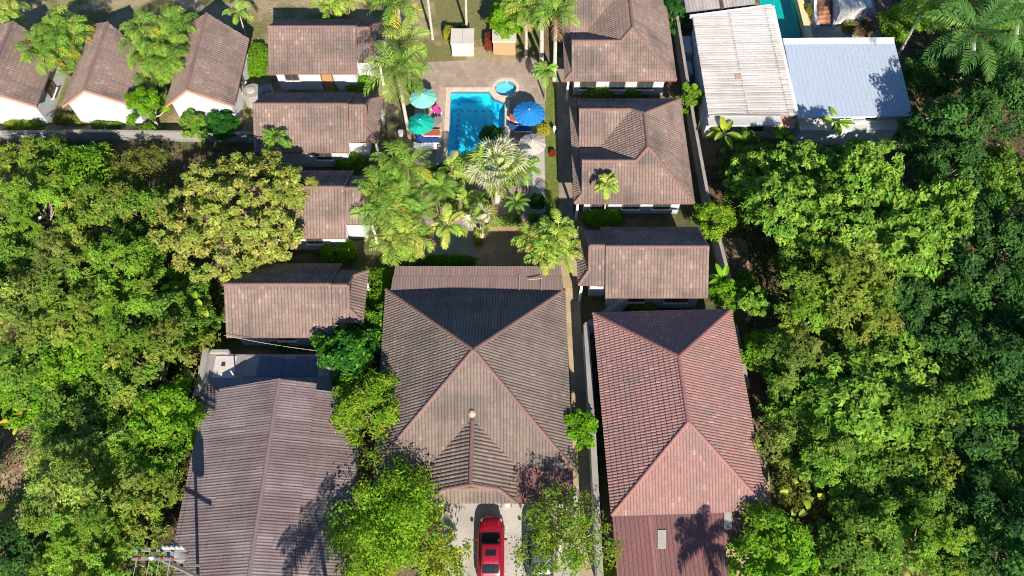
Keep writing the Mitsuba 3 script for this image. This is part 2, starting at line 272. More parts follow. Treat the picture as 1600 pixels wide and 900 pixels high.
# ------------------------------------------------------------------ roofs
def frame(poly):
    p = np.asarray(poly, float); n = np.cross(p[1] - p[0], p[2] - p[0]); n /= np.linalg.norm(n); n = n if n[2] > 0 else -n
    s = np.array([0, 0, 1.0]) - n * n[2]; L = np.linalg.norm(s)
    s = np.array([0, 1.0, 0]) if L < 1e-6 else s / L
    return np.cross(s, n), s, n
def clip(mesh, planes):
    for o, n in planes: mesh = trimesh.intersections.slice_mesh_plane(mesh, n, o, cap=False)
    return mesh
RNG = np.random.default_rng(5)
def tiles(polys, col=.23, course=.34, amp=.036, step=.03, prof='tile', jit=.006, lift=.02, up=None, lap=0):
    """relief of roof tiles over convex polygons of one plane: columns run down the slope, courses step"""
    e, s, n = frame(polys[0])
    if up is not None: s = np.asarray(up, float) - n * np.dot(up, n); s /= np.linalg.norm(s); e = np.cross(s, n)
    o = np.asarray(polys[0][0], float); vs, fs, uvs, N = [], [], [], 0
    for P in polys:
        P = np.asarray(P, float); q = np.stack([(P - o) @ e, (P - o) @ s], 1)
        a0, b0 = q.min(0); a1, b1 = q.max(0)
        if prof == 'tile': fr = np.array([0, .22, .45, .68, .86]); hh = np.array([0, .75, 1.0, .7, .04])
        elif prof == 'rib': fr = np.array([0, .62, .70, .86, .94]); hh = np.array([0, 0, 1.0, 1.0, 0])
        elif prof == 'corr': fr = np.array([0, .25, .5, .75]); hh = np.array([0, .5, 1.0, .5])
        elif prof == 'board': fr = np.array([0, .12, .74, .88]); hh = np.array([0, 1.0, .85, 0.0])
        k0, k1 = math.floor(a0 / col), math.ceil(a1 / col); A = np.concatenate([(k + fr) * col for k in range(k0, k1)] + [[k1 * col]]); HA = np.concatenate([hh] * (k1 - k0) + [[hh[0]]]) * amp
        r0, r1 = math.floor(b0 / course), math.ceil(b1 / course)
        if lap: HA = HA + np.where(np.minimum(np.floor(A / col + 1e-6), k1 - 1) % lap == 0, amp * .4 * (HA > amp * .9), 0)
        KA = np.minimum(np.floor(A / col + 1e-6).astype(int), k1 - 1) - k0
        rows = []
        for r in range(r0, r1):
            j = RNG.uniform(-jit, jit, k1 - k0)[KA]
            for b, hs in ((r * course, step), ((r + 1) * course - .004, 0.0)):
                rows.append(np.stack([A, np.full_like(A, b), HA + hs + j], 1))
        G = np.array(rows); R, C = G.shape[:2]; G = G.reshape(-1, 3)
        i, jx = np.meshgrid(np.arange(R - 1), np.arange(C - 1), indexing='ij'); w = i * C + jx
        F = np.concatenate([np.stack([w, w + 1, w + C + 1], -1).reshape(-1, 3), np.stack([w, w + C + 1, w + C], -1).reshape(-1, 3)])
        m = trimesh.Trimesh(G, F, process=False)
        cen = q.mean(0); pl = []
        for u in range(len(q)):
            d = q[(u + 1) % len(q)] - q[u]; nn = np.array([-d[1], d[0]]); nn /= np.linalg.norm(nn) + 1e-12
            if nn @ (cen - q[u]) < 0: nn = -nn
            pl.append((np.array([*q[u], 0]), np.array([*nn, 0])))
        m = clip(m, pl); V = np.array(m.vertices)
        if not len(V): continue
        uvs.append(np.stack([V[:, 0] / col + .02, V[:, 1] / course + .001], 1))
        vs.append(o + V[:, :1] * e + V[:, 1:2] * s + (V[:, 2:] + lift) * n); fs.append(np.array(m.faces) + N); N += len(V)
    return (np.vstack(vs), np.vstack(fs)), np.vstack(uvs)
def join(parts):
    V, F, U, n = [], [], [], 0
    for (v, f), u in parts: V.append(v); F.append(f + n); U.append(u); n += len(v)
    return (np.vstack(V), np.vstack(F)), np.vstack(U)
def ridge(a, b, r=.13, seg=.38, lift=.05):
    a, b = np.asarray(a, float), np.asarray(b, float); L = np.linalg.norm(b - a); k = max(1, round(L / seg)); t = (b - a) / L
    side = np.cross(t, [0, 0, 1.0]); side /= np.linalg.norm(side); up = np.cross(side, t); mb = MB(); g = np.linspace(-.25, math.pi + .25, 7)
    for i in range(k):
        p0 = a + (b - a) * i / k; p1 = a + (b - a) * min(1, (i + 1.08) / k)
        rings = [p + rr * (np.cos(g)[:, None] * side + np.sin(g)[:, None] * up * .8) + [0, 0, lift - .03] for p, rr in ((p0, r * 1.1), (p1, r * .92))]
        v = np.vstack(rings); f = []
        for j in range(6): f += [[j, j + 1, 8 + j], [j, 8 + j, 7 + j]]
        mb.add(v, f)
    return mb
def roof(key, name, faces, ridges, tmat, rmat='ridge_pink', deck='fascia_brown', label=None, thick=.11, tl='tiles', **kw):
    """faces: list of lists of convex polygons in one plane. Makes name (deck), name__tiles, name__ridge_cap."""
    d = MB()
    for polys in faces:
        for P in polys: d.slab(np.asarray(P, float) - [0, 0, .01], thick)
    r = part(key, name, d, deck, label=label)
    (m, uv) = join([tiles(p, **kw) for p in faces]); part(r, tl, m, tmat, kind='stuff', uv=uv)
    for a, b in ridges: part(r, 'ridge_cap', ridge(a, b), rmat)
    return r
def lin(a, b, t): return np.asarray(a, float) * (1 - t) + np.asarray(b, float) * t
# ------------------------------------------------------------------ windows, doors
def window(parent, c, w, h, face, fm='frame_dark', name='window'):
    """on an outer wall plane at c (centre); face: 'S','N','E','W'"""
    a = {'S': 0, 'N': math.pi, 'E': math.pi / 2, 'W': -math.pi / 2}[face]; R = rot(a); c = np.asarray(c, float)
    def bx(mb, x, y, z, sx, sy, sz): m = trimesh.creation.box((sx, sy, sz)); mb.add((m.vertices + [x, y, z]) @ R.T + c, m.faces)
    f = MB()
    for sx in (-1, 1): bx(f, sx * (w / 2), -.03, 0, .08, .09, h + .08)
    for sz in (-1, 1): bx(f, 0, -.031, sz * h / 2, w - .085, .088, .08)
    bx(f, 0, -.029, 0, .06, .06, h - .085); k = part(parent, name, f, fm)
    g = MB(); bx(g, 0, -.012, 0, w - .06, .02, h - .06); part(k, 'pane', g, 'glass_dark')
    s = MB(); bx(s, 0, -.09, -h / 2 - .09, w + .2, .2, .07); part(k, 'sill', s, 'trim_white')
def door(parent, c, w, h, face, dm='door_wood'):
    a = {'S': 0, 'N': math.pi, 'E': math.pi / 2, 'W': -math.pi / 2}[face]; R = rot(a); c = np.asarray(c, float)
    def bx(mb, x, y, z, sx, sy, sz): m = trimesh.creation.box((sx, sy, sz)); mb.add((m.vertices + [x, y, z]) @ R.T + c, m.faces)
    d = MB(); bx(d, 0, -.02, 0, w, .05, h); k = part(parent, 'door', d, dm)
    f = MB()
    for sx in (-1, 1): bx(f, sx * (w / 2 + .05), -.03, 0, .09, .09, h)
    bx(f, 0, -.03, h / 2 + .05, w + .19, .09, .09); part(k, 'frame', f, 'frame_dark')
    hd = MB(); bx(hd, w * .38, -.07, 0, .04, .06, .14); part(k, 'handle', hd, 'chrome')
# ------------------------------------------------------------------ bungalows with a gable roof along x and a small half-hipped porch roof at one end
def gable_bungalow(label, x0, x1, yS, run, h, side, xr, xw, py, ze=2.6, porch_dz=-.12, porch_dy=.0, windows=(), doors=(), wall='wall_white', group='tiled cottages beside the pool garden'):
    """main roof x0..x1; side +1: porch to the east; xr gable end of porch, xw eave corner of the skirt; py: south eave of the porch"""
    k = thing('bungalow', label, 'bungalow', group)
    yr, yN, zr = yS + run, yS + 2 * run, ze + h; tp = h / run
    S = [[(x0, yS, ze), (x1, yS, ze), (x1, yr, zr), (x0, yr, zr)]]; N = [[(x1, yN, ze), (x0, yN, ze), (x0, yr, zr), (x1, yr, zr)]]
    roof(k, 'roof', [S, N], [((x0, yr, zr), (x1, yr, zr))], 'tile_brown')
    # porch
    xm = x1 if side > 0 else x0; g = .03 * side
    zp = zr + porch_dz; prun = yr + porch_dy - py; yp = yr + porch_dy; zpe = zp - prun * tp; yn = yp + prun
    zh = zpe + .40 * (zp - zpe); yh0, yh1 = py + .40 * prun, yn - .40 * prun; xm2 = xm + g
    A = [[(xm2, py, zpe), (xr, py, zpe), (xr, yp, zp), (xm2, yp, zp)], [(xr, py, zpe), (xw, py, zpe), (xr, yh0, zh)]]
    B = [[(xr, yn, zpe), (xm2, yn, zpe), (xm2, yp, zp), (xr, yp, zp)], [(xr, yn, zpe), (xw, yn, zpe), (xr, yh1, zh)]]
    C = [[(xw, py, zpe), (xw, yn, zpe), (xr, yh1, zh), (xr, yh0, zh)]]
    if side < 0: A = [p[::-1] for p in A]; B = [p[::-1] for p in B]
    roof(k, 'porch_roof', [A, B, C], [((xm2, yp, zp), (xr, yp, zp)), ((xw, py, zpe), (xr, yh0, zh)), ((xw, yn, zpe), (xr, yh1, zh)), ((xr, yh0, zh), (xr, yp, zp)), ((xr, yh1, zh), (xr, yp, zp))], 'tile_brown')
    # walls
    o = .57; wx0, wx1 = x0 + .35, x1 - .35
    w = MB().span(wx0, wx1, yS + o, yN - o, -.1, ze + o * tp - .16)
    for x in (wx0, wx1):
        s = 1 if x == wx0 else -1
        m = trimesh.creation.extrude_polygon(Polygon([(yS + o, ze + o * tp - .17), (yN - o, ze + o * tp - .17), (yr, zr - .2)]), .12, engine='earcut')
        v = np.array(m.vertices); w.add(np.stack([x + s * v[:, 2], v[:, 0], v[:, 1]], 1), m.faces[:, ::-1] if s > 0 else m.faces)
    part(k, 'wall', w, wall)
    gx = xr - side * .1
    m = trimesh.creation.extrude_polygon(Polygon([(yh0 + .1, zh), (yh1 - .1, zh), (yp, zp - .1)]), .05, engine='earcut'); v = np.array(m.vertices)
    part(k, 'gable_vent', (np.stack([gx + v[:, 2] - .025, v[:, 0], v[:, 1]], 1), m.faces), 'fascia_brown')
    pw = MB().span(min(xm2 - side * .3, xr - side * .2), max(xm2 - side * .3, xr - side * .2), py + .7, yn - .8, -.1, zpe + .3)
    part(k, 'porch_wall', pw, wall)
    for yy in (py + .35, yn - .35): part(k, 'porch_post', MB().span(xw - side * .3 - .09, xw - side * .3 + .09, yy - .09, yy + .09, -.1, zpe - .06), 'trim_white')
    for (x, z, ww, hh) in windows: window(k, (x, yS + o, z), ww, hh, 'S')
    for (x, ww, hh) in doors: door(k, (x, yS + o, hh / 2 + .1), ww, hh, 'S')
    return k
gable_bungalow('brown tiled bungalow nearest the lawn with a wooden door in its white wall', -20.55, -13.08, 48.29, 3.2, 2.15, 1, -12.05, -11.0, 49.17, ze=2.6, windows=[(-18.9, 1.75, 1.1, .9)], doors=[(-15.9, .85, 2.0)])
gable_bungalow('brown tiled bungalow left of the green parasol with tree shadow on its left roof end', -20.45, -12.94, 39.87, 3.1, 2.1, 1, -11.6, -10.6, 40.6, windows=[(-15.2, 1.6, 1.2, 1.0)])
gable_bungalow('brown tiled bungalow half hidden behind the yellowish round tree', -19.8, -12.36, 31.80, 3.1, 2.1, 1, -11.0, -10.2, 32.7, windows=[(-15.0, 1.6, 1.2, 1.0)])
gable_bungalow('brown tiled bungalow above the long purple-brown roof, dark tree at its right corner', -19.78, -12.41, 23.64, 2.95, 2.2, 1, -11.3, -10.3, 24.5, windows=[(-16.0, 1.6, 1.2, 1.0)])
gable_bungalow('brown tiled gable bungalow between the hipped bungalow and the red tiled house', 6.62, 13.95, 26.76, 2.98, 2.05, -1, 5.52, 4.73, 27.58, porch_dz=-.10, porch_dy=.15, windows=[(9.0, 1.6, 1.2, 1.0), (12.0, 1.5, 1.6, 1.0)], wall='wall_pale')
# ------------------------------------------------------------------ hipped bungalows with two wings to the west
def hip_bungalow(label, xW, xE, yS, yN, ze, zr, xr, wr):
    k = thing('bungalow', label, 'bungalow', 'tiled cottages beside the pool garden')
    r = xE - xr; tp = (zr - ze) / r; ya, yb = yS + r, yN - r; zw = ze + wr * tp; yw0, yw1 = yS + wr, yN - wr
    xg = xW + .55; zg = ze + .55 * tp * 1.0
    xj = xr - (zr - zw) / tp      # where a wing ridge meets the main west slope
    Eb = [[(xE, yS, ze), (xE, yN, ze), (xr, yb, zr), (xr, ya, zr)]]
    Wb = [[(xj - .9, yN - .1, zw - .9 * tp), (xj - .9, yS + .1, zw - .9 * tp), (xj, yw0 + .0, zw), (xr, ya, zr), (xr, yb, zr), (xj, yw1, zw)]]
    yg = yS + .55
    Sf = [[(xg, yS, ze), (xj, yS, ze), (xj, yw0, zw), (xg, yw0, zw)], [(xj, yS, ze), (xE, yS, ze), (xr, ya, zr), (xj, yw0, zw)], [(xW, yS, ze), (xg, yS, ze), (xg, yg, zg)]]
    Nf = [[(xj, yN, ze), (xg, yN, ze), (xg, yw1, zw), (xj, yw1, zw)], [(xE, yN, ze), (xj, yN, ze), (xj, yw1, zw), (xr, yb, zr)], [(xg, yN, ze), (xW, yN, ze), (xg, yN - .55, zg)]]
    mid = (yS + yN) / 2; d = mid - yw0
    n1 = [[(xg, mid, zw - d * tp), (xg, yw0, zw), (xj, yw0, zw), (xj + d, mid, zw - d * tp)]]   # north slope of the south wing
    s2 = [[(xg, mid, zw - d * tp), (xj + d, mid, zw - d * tp), (xj, yw1, zw), (xg, yw1, zw)]]   # south slope of the north wing
    Wb = [[(xj, yw0, zw), (xr, ya, zr), (xr, yb, zr), (xj, yw1, zw)], [(xj, yw0, zw), (xj, yw1, zw), (xj - d, mid, zw - d * tp)]]
    n1 = [[(xg, mid, zw - d * tp), (xj - d, mid, zw - d * tp), (xj, yw0, zw), (xg, yw0, zw)]]
    s2 = [[(xj - d, mid, zw - d * tp), (xg, mid, zw - d * tp), (xg, yw1, zw), (xj, yw1, zw)]]
    Wk = [[(xW, yN, ze), (xW, yS, ze), (xg, yg, zg), (xg, yN - .55, zg)]]
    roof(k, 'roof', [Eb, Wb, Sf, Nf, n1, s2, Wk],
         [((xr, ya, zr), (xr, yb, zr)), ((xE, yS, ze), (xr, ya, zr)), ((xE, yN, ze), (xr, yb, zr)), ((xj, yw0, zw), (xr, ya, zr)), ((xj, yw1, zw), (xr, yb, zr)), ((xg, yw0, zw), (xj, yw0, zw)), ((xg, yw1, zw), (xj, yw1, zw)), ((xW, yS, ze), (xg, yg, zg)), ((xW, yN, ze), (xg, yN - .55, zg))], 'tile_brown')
    w = MB().span(xW + .9, xE - .75, yS + .85, yN - .85, -.1, ze - .05); part(k, 'wall', w, 'wall_pale')
    gv = MB()
    for yc in (yw0, yw1):
        m = trimesh.creation.extrude_polygon(Polygon([(yc - wr + .6, zg + .02), (yc + wr - .6, zg + .02), (yc, zw - .05)]), .05, engine='earcut'); v = np.array(m.vertices); gv.add(np.stack([xg + .08 + v[:, 2], v[:, 0], v[:, 1]], 1), m.faces)
    part(k, 'gable_vent', gv, 'fascia_brown')
    for x in (xW + 2.1, xW + 4.6, xW + 7.0): window(k, (x, yS + .85, 1.35), 1.3, 1.1, 'S')
    for y in (yS + 3, yN - 3): door(k, (xW + .9, y, 1.1), .9, 2.0, 'W')
    for y in (yS + .3, mid, yN - .3): part(k, 'porch_post', MB().span(xW + .22, xW + .4, y - .09, y + .09, -.1, ze - .02), 'trim_white')
    return k
hip_bungalow('hipped brown bungalow with two wings, palm shadow on its lower left roof', 4.75, 13.9, 34.93, 45.43, 2.6, 4.90, 10.33, 2.69)
hip_bungalow('hipped brown bungalow cut by the top frame edge, right of the tall palms', 4.45, 13.81, 47.49, 58.4, 2.6, 4.97, 10.10, 2.75)
# ------------------------------------------------------------------ white gabled cottages, ridge along y
def gable_cottage(label, SW, SE, NE, NW, S_, N_, ze=2.65, zr=4.55):
    """eave corners and ridge ends as survey points; the north end of these roofs is slanted in plan"""
    k = thing('gable_cottage', label, 'cottage', 'white walled gabled cottages in a row')
    sw, se, ne, nw = (at(*p, ze) for p in (SW, SE, NE, NW)); rs, rn = at(*S_, zr), at(*N_, zr)
    se[1] = sw[1] = rs[1] = (sw[1] + rs[1]) / 2; se[0] = (se[0] + ne[0]) / 2; ne[0] = se[0]; nw[0] = sw[0] = (nw[0] + sw[0]) / 2; rn[0] = rs[0] = (rn[0] + rs[0]) / 2
    rn[1] = nw[1] + (ne[1] - nw[1]) * (rn[0] - nw[0]) / (ne[0] - nw[0])
    W = [[tuple(nw), tuple(sw), tuple(rs), tuple(rn)]]; E_ = [[tuple(se), tuple(ne), tuple(rn), tuple(rs)]]
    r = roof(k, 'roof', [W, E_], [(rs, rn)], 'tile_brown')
    for c in (sw, se):
        b = MB().slab([(rs[0], rs[1] - .06, zr + .03), (c[0], rs[1] - .06, ze + .03), (c[0], rs[1] + .06, ze + .03), (rs[0], rs[1] + .06, zr + .03)], .2); part(r, 'barge_board', b, 'terracotta_edge')
    o = .42; y0, y1 = rs[1] + .35, ne[1] - .5; xa, xb = sw[0] + o, se[0] - o; za = ze + o * (zr - ze) / (rs[0] - sw[0]) - .16; zb = ze + o * (zr - ze) / (se[0] - rs[0]) - .16
    m = trimesh.creation.extrude_polygon(Polygon([(xa, -.1), (xb, -.1), (xb, zb), (rs[0], zr - .16), (xa, za)]), y1 - y0, engine='earcut'); v = np.array(m.vertices); part(k, 'wall', (np.stack([v[:, 0], y0 + v[:, 2], v[:, 1]], 1), m.faces[:, ::-1]), 'wall_white')
    window(k, (xb, (y0 + y1) / 2, 1.4), 1.2, 1.0, 'E'); window(k, (xa, (y0 + y1) / 2, 1.4), 1.2, 1.0, 'W')
    return k
gable_cottage('white gabled cottage at the left edge of the picture', (-60, 166), (57, 165), (92, 78), (-22, 42), (-16, 141), (16, 22))
gable_cottage('white gabled cottage in the middle of the three, lush palms on both sides', (100, 165), (214, 166), (236, 92), (141, 38), (140, 142), (165, 20))
gable_cottage('white gabled cottage right of the other two, shaded bushes at its front', (259, 162), (370, 166), (385, 61), (296, 38), (297, 144), (316, 22))
_b = [at(x, y, 2.4) for x, y in [(352, 38), (372, 38), (384, 60), (362, 50)]]
# ------------------------------------------------------------------ central hall with pyramid roof
k = thing('central_hall', 'large brown pyramid roofed hall in the centre with a porch gable above the driveway', 'building')
ap = np.array([-2.41, 20.55, 7.25]); nw, ne = np.array([-8.98, 27.3, 2.8]), np.array([3.76, 27.3, 2.8]); sw, se = np.array([-8.75, 14.4, 2.8]), np.array([3.80, 14.4, 2.8])
faces = [[[sw, se, ap]], [[ne, nw, ap]], [[se, ne, ap]], [[nw, sw, ap]]]
R = roof(k, 'roof', faces, [(sw, ap), (se, ap), (ne, ap), (nw, ap)], 'tile_hall', amp=.040, col=.205, course=.36)
def on_s(x, y): n = np.cross(se - sw, ap - sw); return sw[2] - (n[0] * (x - sw[0]) + n[1] * (y - sw[1])) / n[2]
# porch gable: ridge meets the south slope
px_, pyN = -2.5, 17.0
for _ in range(8): pyN = at(740, 654, on_s(px_, pyN))[1]
zR = on_s(px_, pyN); pyS = None
rS = at(741, 757, zR); pyS = rS[1]; phw = 2.75; zpe = zR - phw * .66; eS = at(748, 786, zpe - .05)[1]
E1 = [[(px_ + phw, pyS, zpe), (px_ + phw, 15.6, zpe), (px_, pyN, zR), (px_, pyS, zR)], [(px_ + phw, eS, zpe), (px_ + phw, pyS, zpe), (px_ + phw * .62, pyS, zR - phw * .62 * .66)]]
E1 = [[(px_ + phw, pyS, zpe), (px_ + phw, pyN, zpe), (px_, pyN, zR), (px_, pyS, zR)], [(px_ + phw, eS, zpe), (px_ + phw, pyS, zpe), (px_ + phw * .62, pyS, zR - phw * .62 * .66)]]
W1 = [[(px_ - phw, pyN, zpe), (px_ - phw, pyS, zpe), (px_, pyS, zR), (px_, pyN, zR)], [(px_ - phw, pyS, zpe), (px_ - phw, eS, zpe), (px_ - phw * .62, pyS, zR - phw * .62 * .66)]]
zk = zR - phw * .62 * .66
S1 = [[(px_ - phw, eS, zpe), (px_ + phw, eS, zpe), (px_ + phw * .62, pyS, zk), (px_ - phw * .62, pyS, zk)]]
roof(k, 'porch_roof', [E1, W1, S1], [((px_, pyS, zR), (px_, pyN - .1, zR)), ((px_ - phw, eS, zpe), (px_ - phw * .62, pyS, zk)), ((px_ + phw, eS, zpe), (px_ + phw * .62, pyS, zk)), ((px_ - phw * .62, pyS, zk), (px_, pyS, zR)), ((px_ + phw * .62, pyS, zk), (px_, pyS, zR)), ((px_ - phw * .62, pyS + .05, zk), (px_ + phw * .62, pyS + .05, zk))], 'tile_hall', amp=.05, col=.24, course=.36)
m = trimesh.creation.extrude_polygon(Polygon([(px_ - phw * .6, zk - .02), (px_ + phw * .6, zk - .02), (px_, zR - .08)]), .06, engine='earcut'); v = np.array(m.vertices)
part(k, 'gable_panel', (np.stack([v[:, 0], pyS + .16 + v[:, 2], v[:, 1]], 1), m.faces[:, ::-1]), 'fascia_brown')
part(k, 'ridge_finial', MB().revolve([(0, .36), (.12, .33), (.20, .2), (.24, .06), (.22, -.15), (.0, -.3)], (px_, pyN + .25, zR + .18), 14), 'clay', smooth=40, label='pale clay cap at the porch ridge end')
part(k, 'wall', MB().span(-7.9, 2.9, 15.3, 26.2, -.1, 3.2), 'wall_pale')
for sx in (-1, 1): part(k, 'porch_pillar', MB().span(px_ + sx * 2.2 - .16, px_ + sx * 2.2 + .16, eS + .5, eS + .82, -.1, zpe), 'trim_white')
# metal lean-to roofs on both sides of the porch
for (xa, xb) in ((px_ + phw + .05, 3.86), (-8.75, px_ - phw - .05)):
    yb_ = at(850, 787, 2.25)[1]
    P = [[(xa, yb_, 2.25), (xb, yb_, 2.25), (xb, 14.75, 2.84), (xa, 14.75, 2.84)]]
    roof(k, 'lean_to_roof', [P], [], 'sheet_maroon', deck='frame_dark', tl='sheeting', thick=.05, col=.26, course=6.0, amp=.03, step=0.0, prof='rib', jit=0.0)
    for x in (xa + .3, xb - .3): part(k, 'post', MB().span(x - .05, x + .05, yb_ + .15, yb_ + .25, -.1, 2.2), 'steel_grey')
# north canopy strip of corrugated sheets
c0, c1 = at(618, 415, 3.25), at(876, 417, 3.25); zs = 3.02; c2, c3 = at(880, 456, zs), at(610, 456, zs)
c2[1] = c3[1] = (c2[1] + c3[1]) / 2; c0[1] = c1[1] = (c0[1] + c1[1]) / 2
mid0, mid1 = lin(c0, c3, .47), lin(c1, c2, .47)
P1 = [[tuple(mid0 + [0, .0, -.02]), tuple(mid1 + [0, 0, -.02]), tuple(c1 + [0, 0, .0]), tuple(c0)]]; P2 = [[tuple(c3), tuple(c2), tuple(mid1 + [0, .12, .02]), tuple(mid0 + [0, .12, .02])]]
cr = roof(k, 'canopy_roof', [P1, P2], [], 'sheet_strip', deck='frame_dark', tl='sheeting', thick=.05, col=.20, course=6.0, amp=.035, step=0.0, prof='corr', lap=5, jit=0.0)
part(cr, 'gutter', MB().span(c3[0] + .1, c3[0] + 8.2, c3[1] - .12, c3[1] - .02, zs - .06, zs + .05), 'trim_white')
for x in np.linspace(c0[0] + .4, c1[0] - .4, 5): part(k, 'canopy_post', MB().span(x - .06, x + .06, c0[1] - .5, c0[1] - .38, -.1, 3.15), 'steel_grey')
for (a, b) in (((811, 430), (811, 455)), ((846, 436), (846, 455))): part(cr, 'bracket', MB().tube([at(*a, 3.35), at(*b, 3.15)], .022, 6), 'concrete_grey')
part(cr, 'bracket', MB().tube([at(826, 437, 3.4), at(847, 435, 3.5)], .03, 6), 'clay')
# ------------------------------------------------------------------ red tiled hip house with maroon metal annex
k = thing('red_house', 'red tiled hip roofed house with a maroon metal annex roof and two skylights', 'house')
a_ = math.radians(1.75); Rz = rot(a_)[:2, :2]; kc = np.array([10.75, 18.55]); hw, hl = 4.85, 7.0
def kp(x, y, z): q = Rz @ np.array([x, y]) + kc; return np.array([q[0], q[1], z])
ze, zr = 2.8, 5.72
nw, ne, se, sw = kp(-hw, hl, ze), kp(hw, hl, ze), kp(hw, -hl, ze), kp(-hw, -hl, ze); ra, rb = kp(0, hl - hw + .1, zr), kp(0, -hl + hw + .0, zr)
roof(k, 'roof', [[[sw, se, rb]], [[ne, nw, ra]], [[se, ne, ra, rb]], [[nw, sw, rb, ra]]], [(sw, rb), (se, rb), (ne, ra), (nw, ra), (ra, rb)], 'tile_red', 'ridge_red', amp=.034, col=.195, course=.36, step=.045)
part(k, 'wall', MB().prism([kp(-hw + .8, hl - .8, 0)[:2], kp(hw - .8, hl - .8, 0)[:2], kp(hw - .8, -hl + .8, 0)[:2], kp(-hw + .8, -hl + .8, 0)[:2]], -.1, ze + .35), 'wall_grey')
zA, zB = 2.72, 2.25
def ka(px, py, t): return None
yA = -hl + .12; yB1 = kc[1]; q0, q1 = kp(-hw + .05, yA, zA), kp(hw - .02, yA, zA)
s_mid = at(1165, 856, 2.42); ymid = s_mid[1]; s_split = at(1130, 856, 2.42)
L_ = 7.5
def kz(y): return zA - (q0[1] - y) * .075
w0 = q0 + (kp(0, -1, 0) - kp(0, 0, 0)) * L_; w0[2] = kz(w0[1]); t_ = (s_split[0] - q0[0]) / (q1[0] - q0[0])
qs = lin(q0, q1, t_); ws = qs + (w0 - q0); d_ = (w0 - q0)
fr = (q0[1] - ymid) / (q0[1] - w0[1]); e0 = qs + d_ * fr; e1 = q1 + d_ * fr; g_ = np.array([.02, 0, 0])
P = [[tuple(w0), tuple(ws), tuple(qs), tuple(q0)], [tuple(e0), tuple(e1), tuple(q1), tuple(qs)]]
an = roof(k, 'annex_roof', [P], [], 'sheet_maroon', deck='frame_dark', tl='sheeting', thick=.06, col=.28, course=9.0, amp=.045, step=0.0, prof='rib', jit=0.0)
for (x0_, y0_, x1_, y1_) in ((1027, 829, 1040, 858), (1130, 802, 1142, 828)):
    b0, b1, b2, b3 = [at(x, y, z) for x, y, z in ((x0_, y1_, 2.5), (x1_, y1_, 2.5), (x1_, y0_, 2.55), (x0_, y0_, 2.55))]
    pts = []
    for q in (b0, b1, b2, b3): q = q.copy(); q[2] = kz(q[1]) + .075; pts.append(q)
    sk = part(an, 'skylight', MB().slab(pts, .05), 'skylight_sheet', label='translucent pale roof sheet')
for q in (lin(e0, e1, .98), lin(w0, ws, .05), lin(w0, ws, .95)): part(k, 'post', MB().span(q[0] - .06, q[0] + .06, q[1] + .1, q[1] + .22, -.1, q[2] - .05), 'steel_grey')
# ------------------------------------------------------------------ long purple-brown roof, lower left
k = thing('long_house', 'long low purple-brown roofed building with palm shadow at the bottom left', 'building')
yN_, yS_ = 19.6, 2.0; xr_, zr_ = -14.95, 4.85; xw_, zw_ = -20.3, 3.05; xe_, ze_ = -9.75, 3.1
xs_ = at(497, 597, 3.75)[0]; zs_ = zr_ - (xs_ - xr_) * (zr_ - ze_) / (xe_ - xr_); yE = 19.2; zd = .10
xn = at(345, 602, 3.4)[0]; zn = zw_ + (xn - xw_) * (zr_ - zw_) / (xr_ - xw_); xi = at(325, 588, 3.05)[0]
W2 = [[(xn, yN_ - .1, zn), (xn, yS_, zn), (xr_, yS_, zr_), (xr_, yN_, zr_)], [(xw_, yN_ + .55, zw_), (xw_, yS_, zw_), (xn, yS_, zn), (xn, yN_ - .35, zn)]]
E2 = [[(xs_, yS_, zs_), (xs_, yN_, zs_), (xr_, yN_, zr_), (xr_, yS_, zr_)]]
E3 = [[(xe_, yS_, ze_ - zd), (xe_, yE, ze_ - zd), (xs_ - .02, yE, zs_ - zd), (xs_ - .02, yS_, zs_ - zd)]]
roof(k, 'roof', [W2, E2, E3], [((xr_, yS_, zr_), (xr_, yN_, zr_))], 'tile_purple', 'ridge_dull', deck='frame_dark', col=.178, course=1.3, amp=.026, step=.03, prof='corr', lap=4, lift=.03)
part(k, 'wall', MB().span(xw_ + .5, xe_ - .6, yS_ - .6, yN_ - .3, -.1, 2.95), 'wall_grey')
# flat roofed annex behind it
A = lambda x, y, z=2.6: at(x, y, z)
yb0, yb1 = at(400, 588, 2.5)[1] - .2, at(400, 553, 2.5)[1]; xa0, xa1 = at(322, 560, 2.5)[0], at(530, 560, 2.5)[0]
fa = part(k, 'flat_annex', MB().span(xa0, xa1, yb0 - 1.6, yb1, -.1, 2.42), 'wall_grey')
part(fa, 'parapet', MB().span(xa0 - .15, xa0 + .22, yb0 - 1.4, yb1 + .25, 2.0, 2.95), 'concrete_grey'); part(fa, 'parapet', MB().span(xa0 + .23, xa0 + 1.5, yb1 + .02, yb1 + .24, 2.0, 2.7), 'concrete_grey')
xp = [at(p, 570, 2.45)[0] for p in (335, 368, 383, 402, 405, 420, 478, 487, 492)]
part(fa, 'roof_sheet', MB().span(xp[0], xp[1], yb0 + .1, yb1 - .15, 2.425, 2.47), 'pump_white'); part(fa, 'roof_sheet', MB().span(xp[2], xp[3], yb0 + .2, yb1 - .1, 2.425, 2.47), 'concrete_grey')
for i in range(7):
    x = xp[4] + i * .82; part(fa, 'roof_sheet', MB().span(x, x + .78, yb0 + .2, yb1 - .15 - .1 * (i % 3), 2.425, 2.46 + .012 * (i % 2)), 'shade_sheet' if i != 5 else 'concrete_grey')
part(fa, 'vent_pipe', MB().tube([(xp[1] + .2, yb0 + .1, 2.4), (xp[1] + .2, yb0 + .1, 3.6)], .05, 8), 'plastic_white')
part(fa, 'roof_hatch', MB().span(xp[0] + .5, xp[0] + .75, yb1 - .9, yb1 - .7, 2.471, 2.56), 'dark_void')
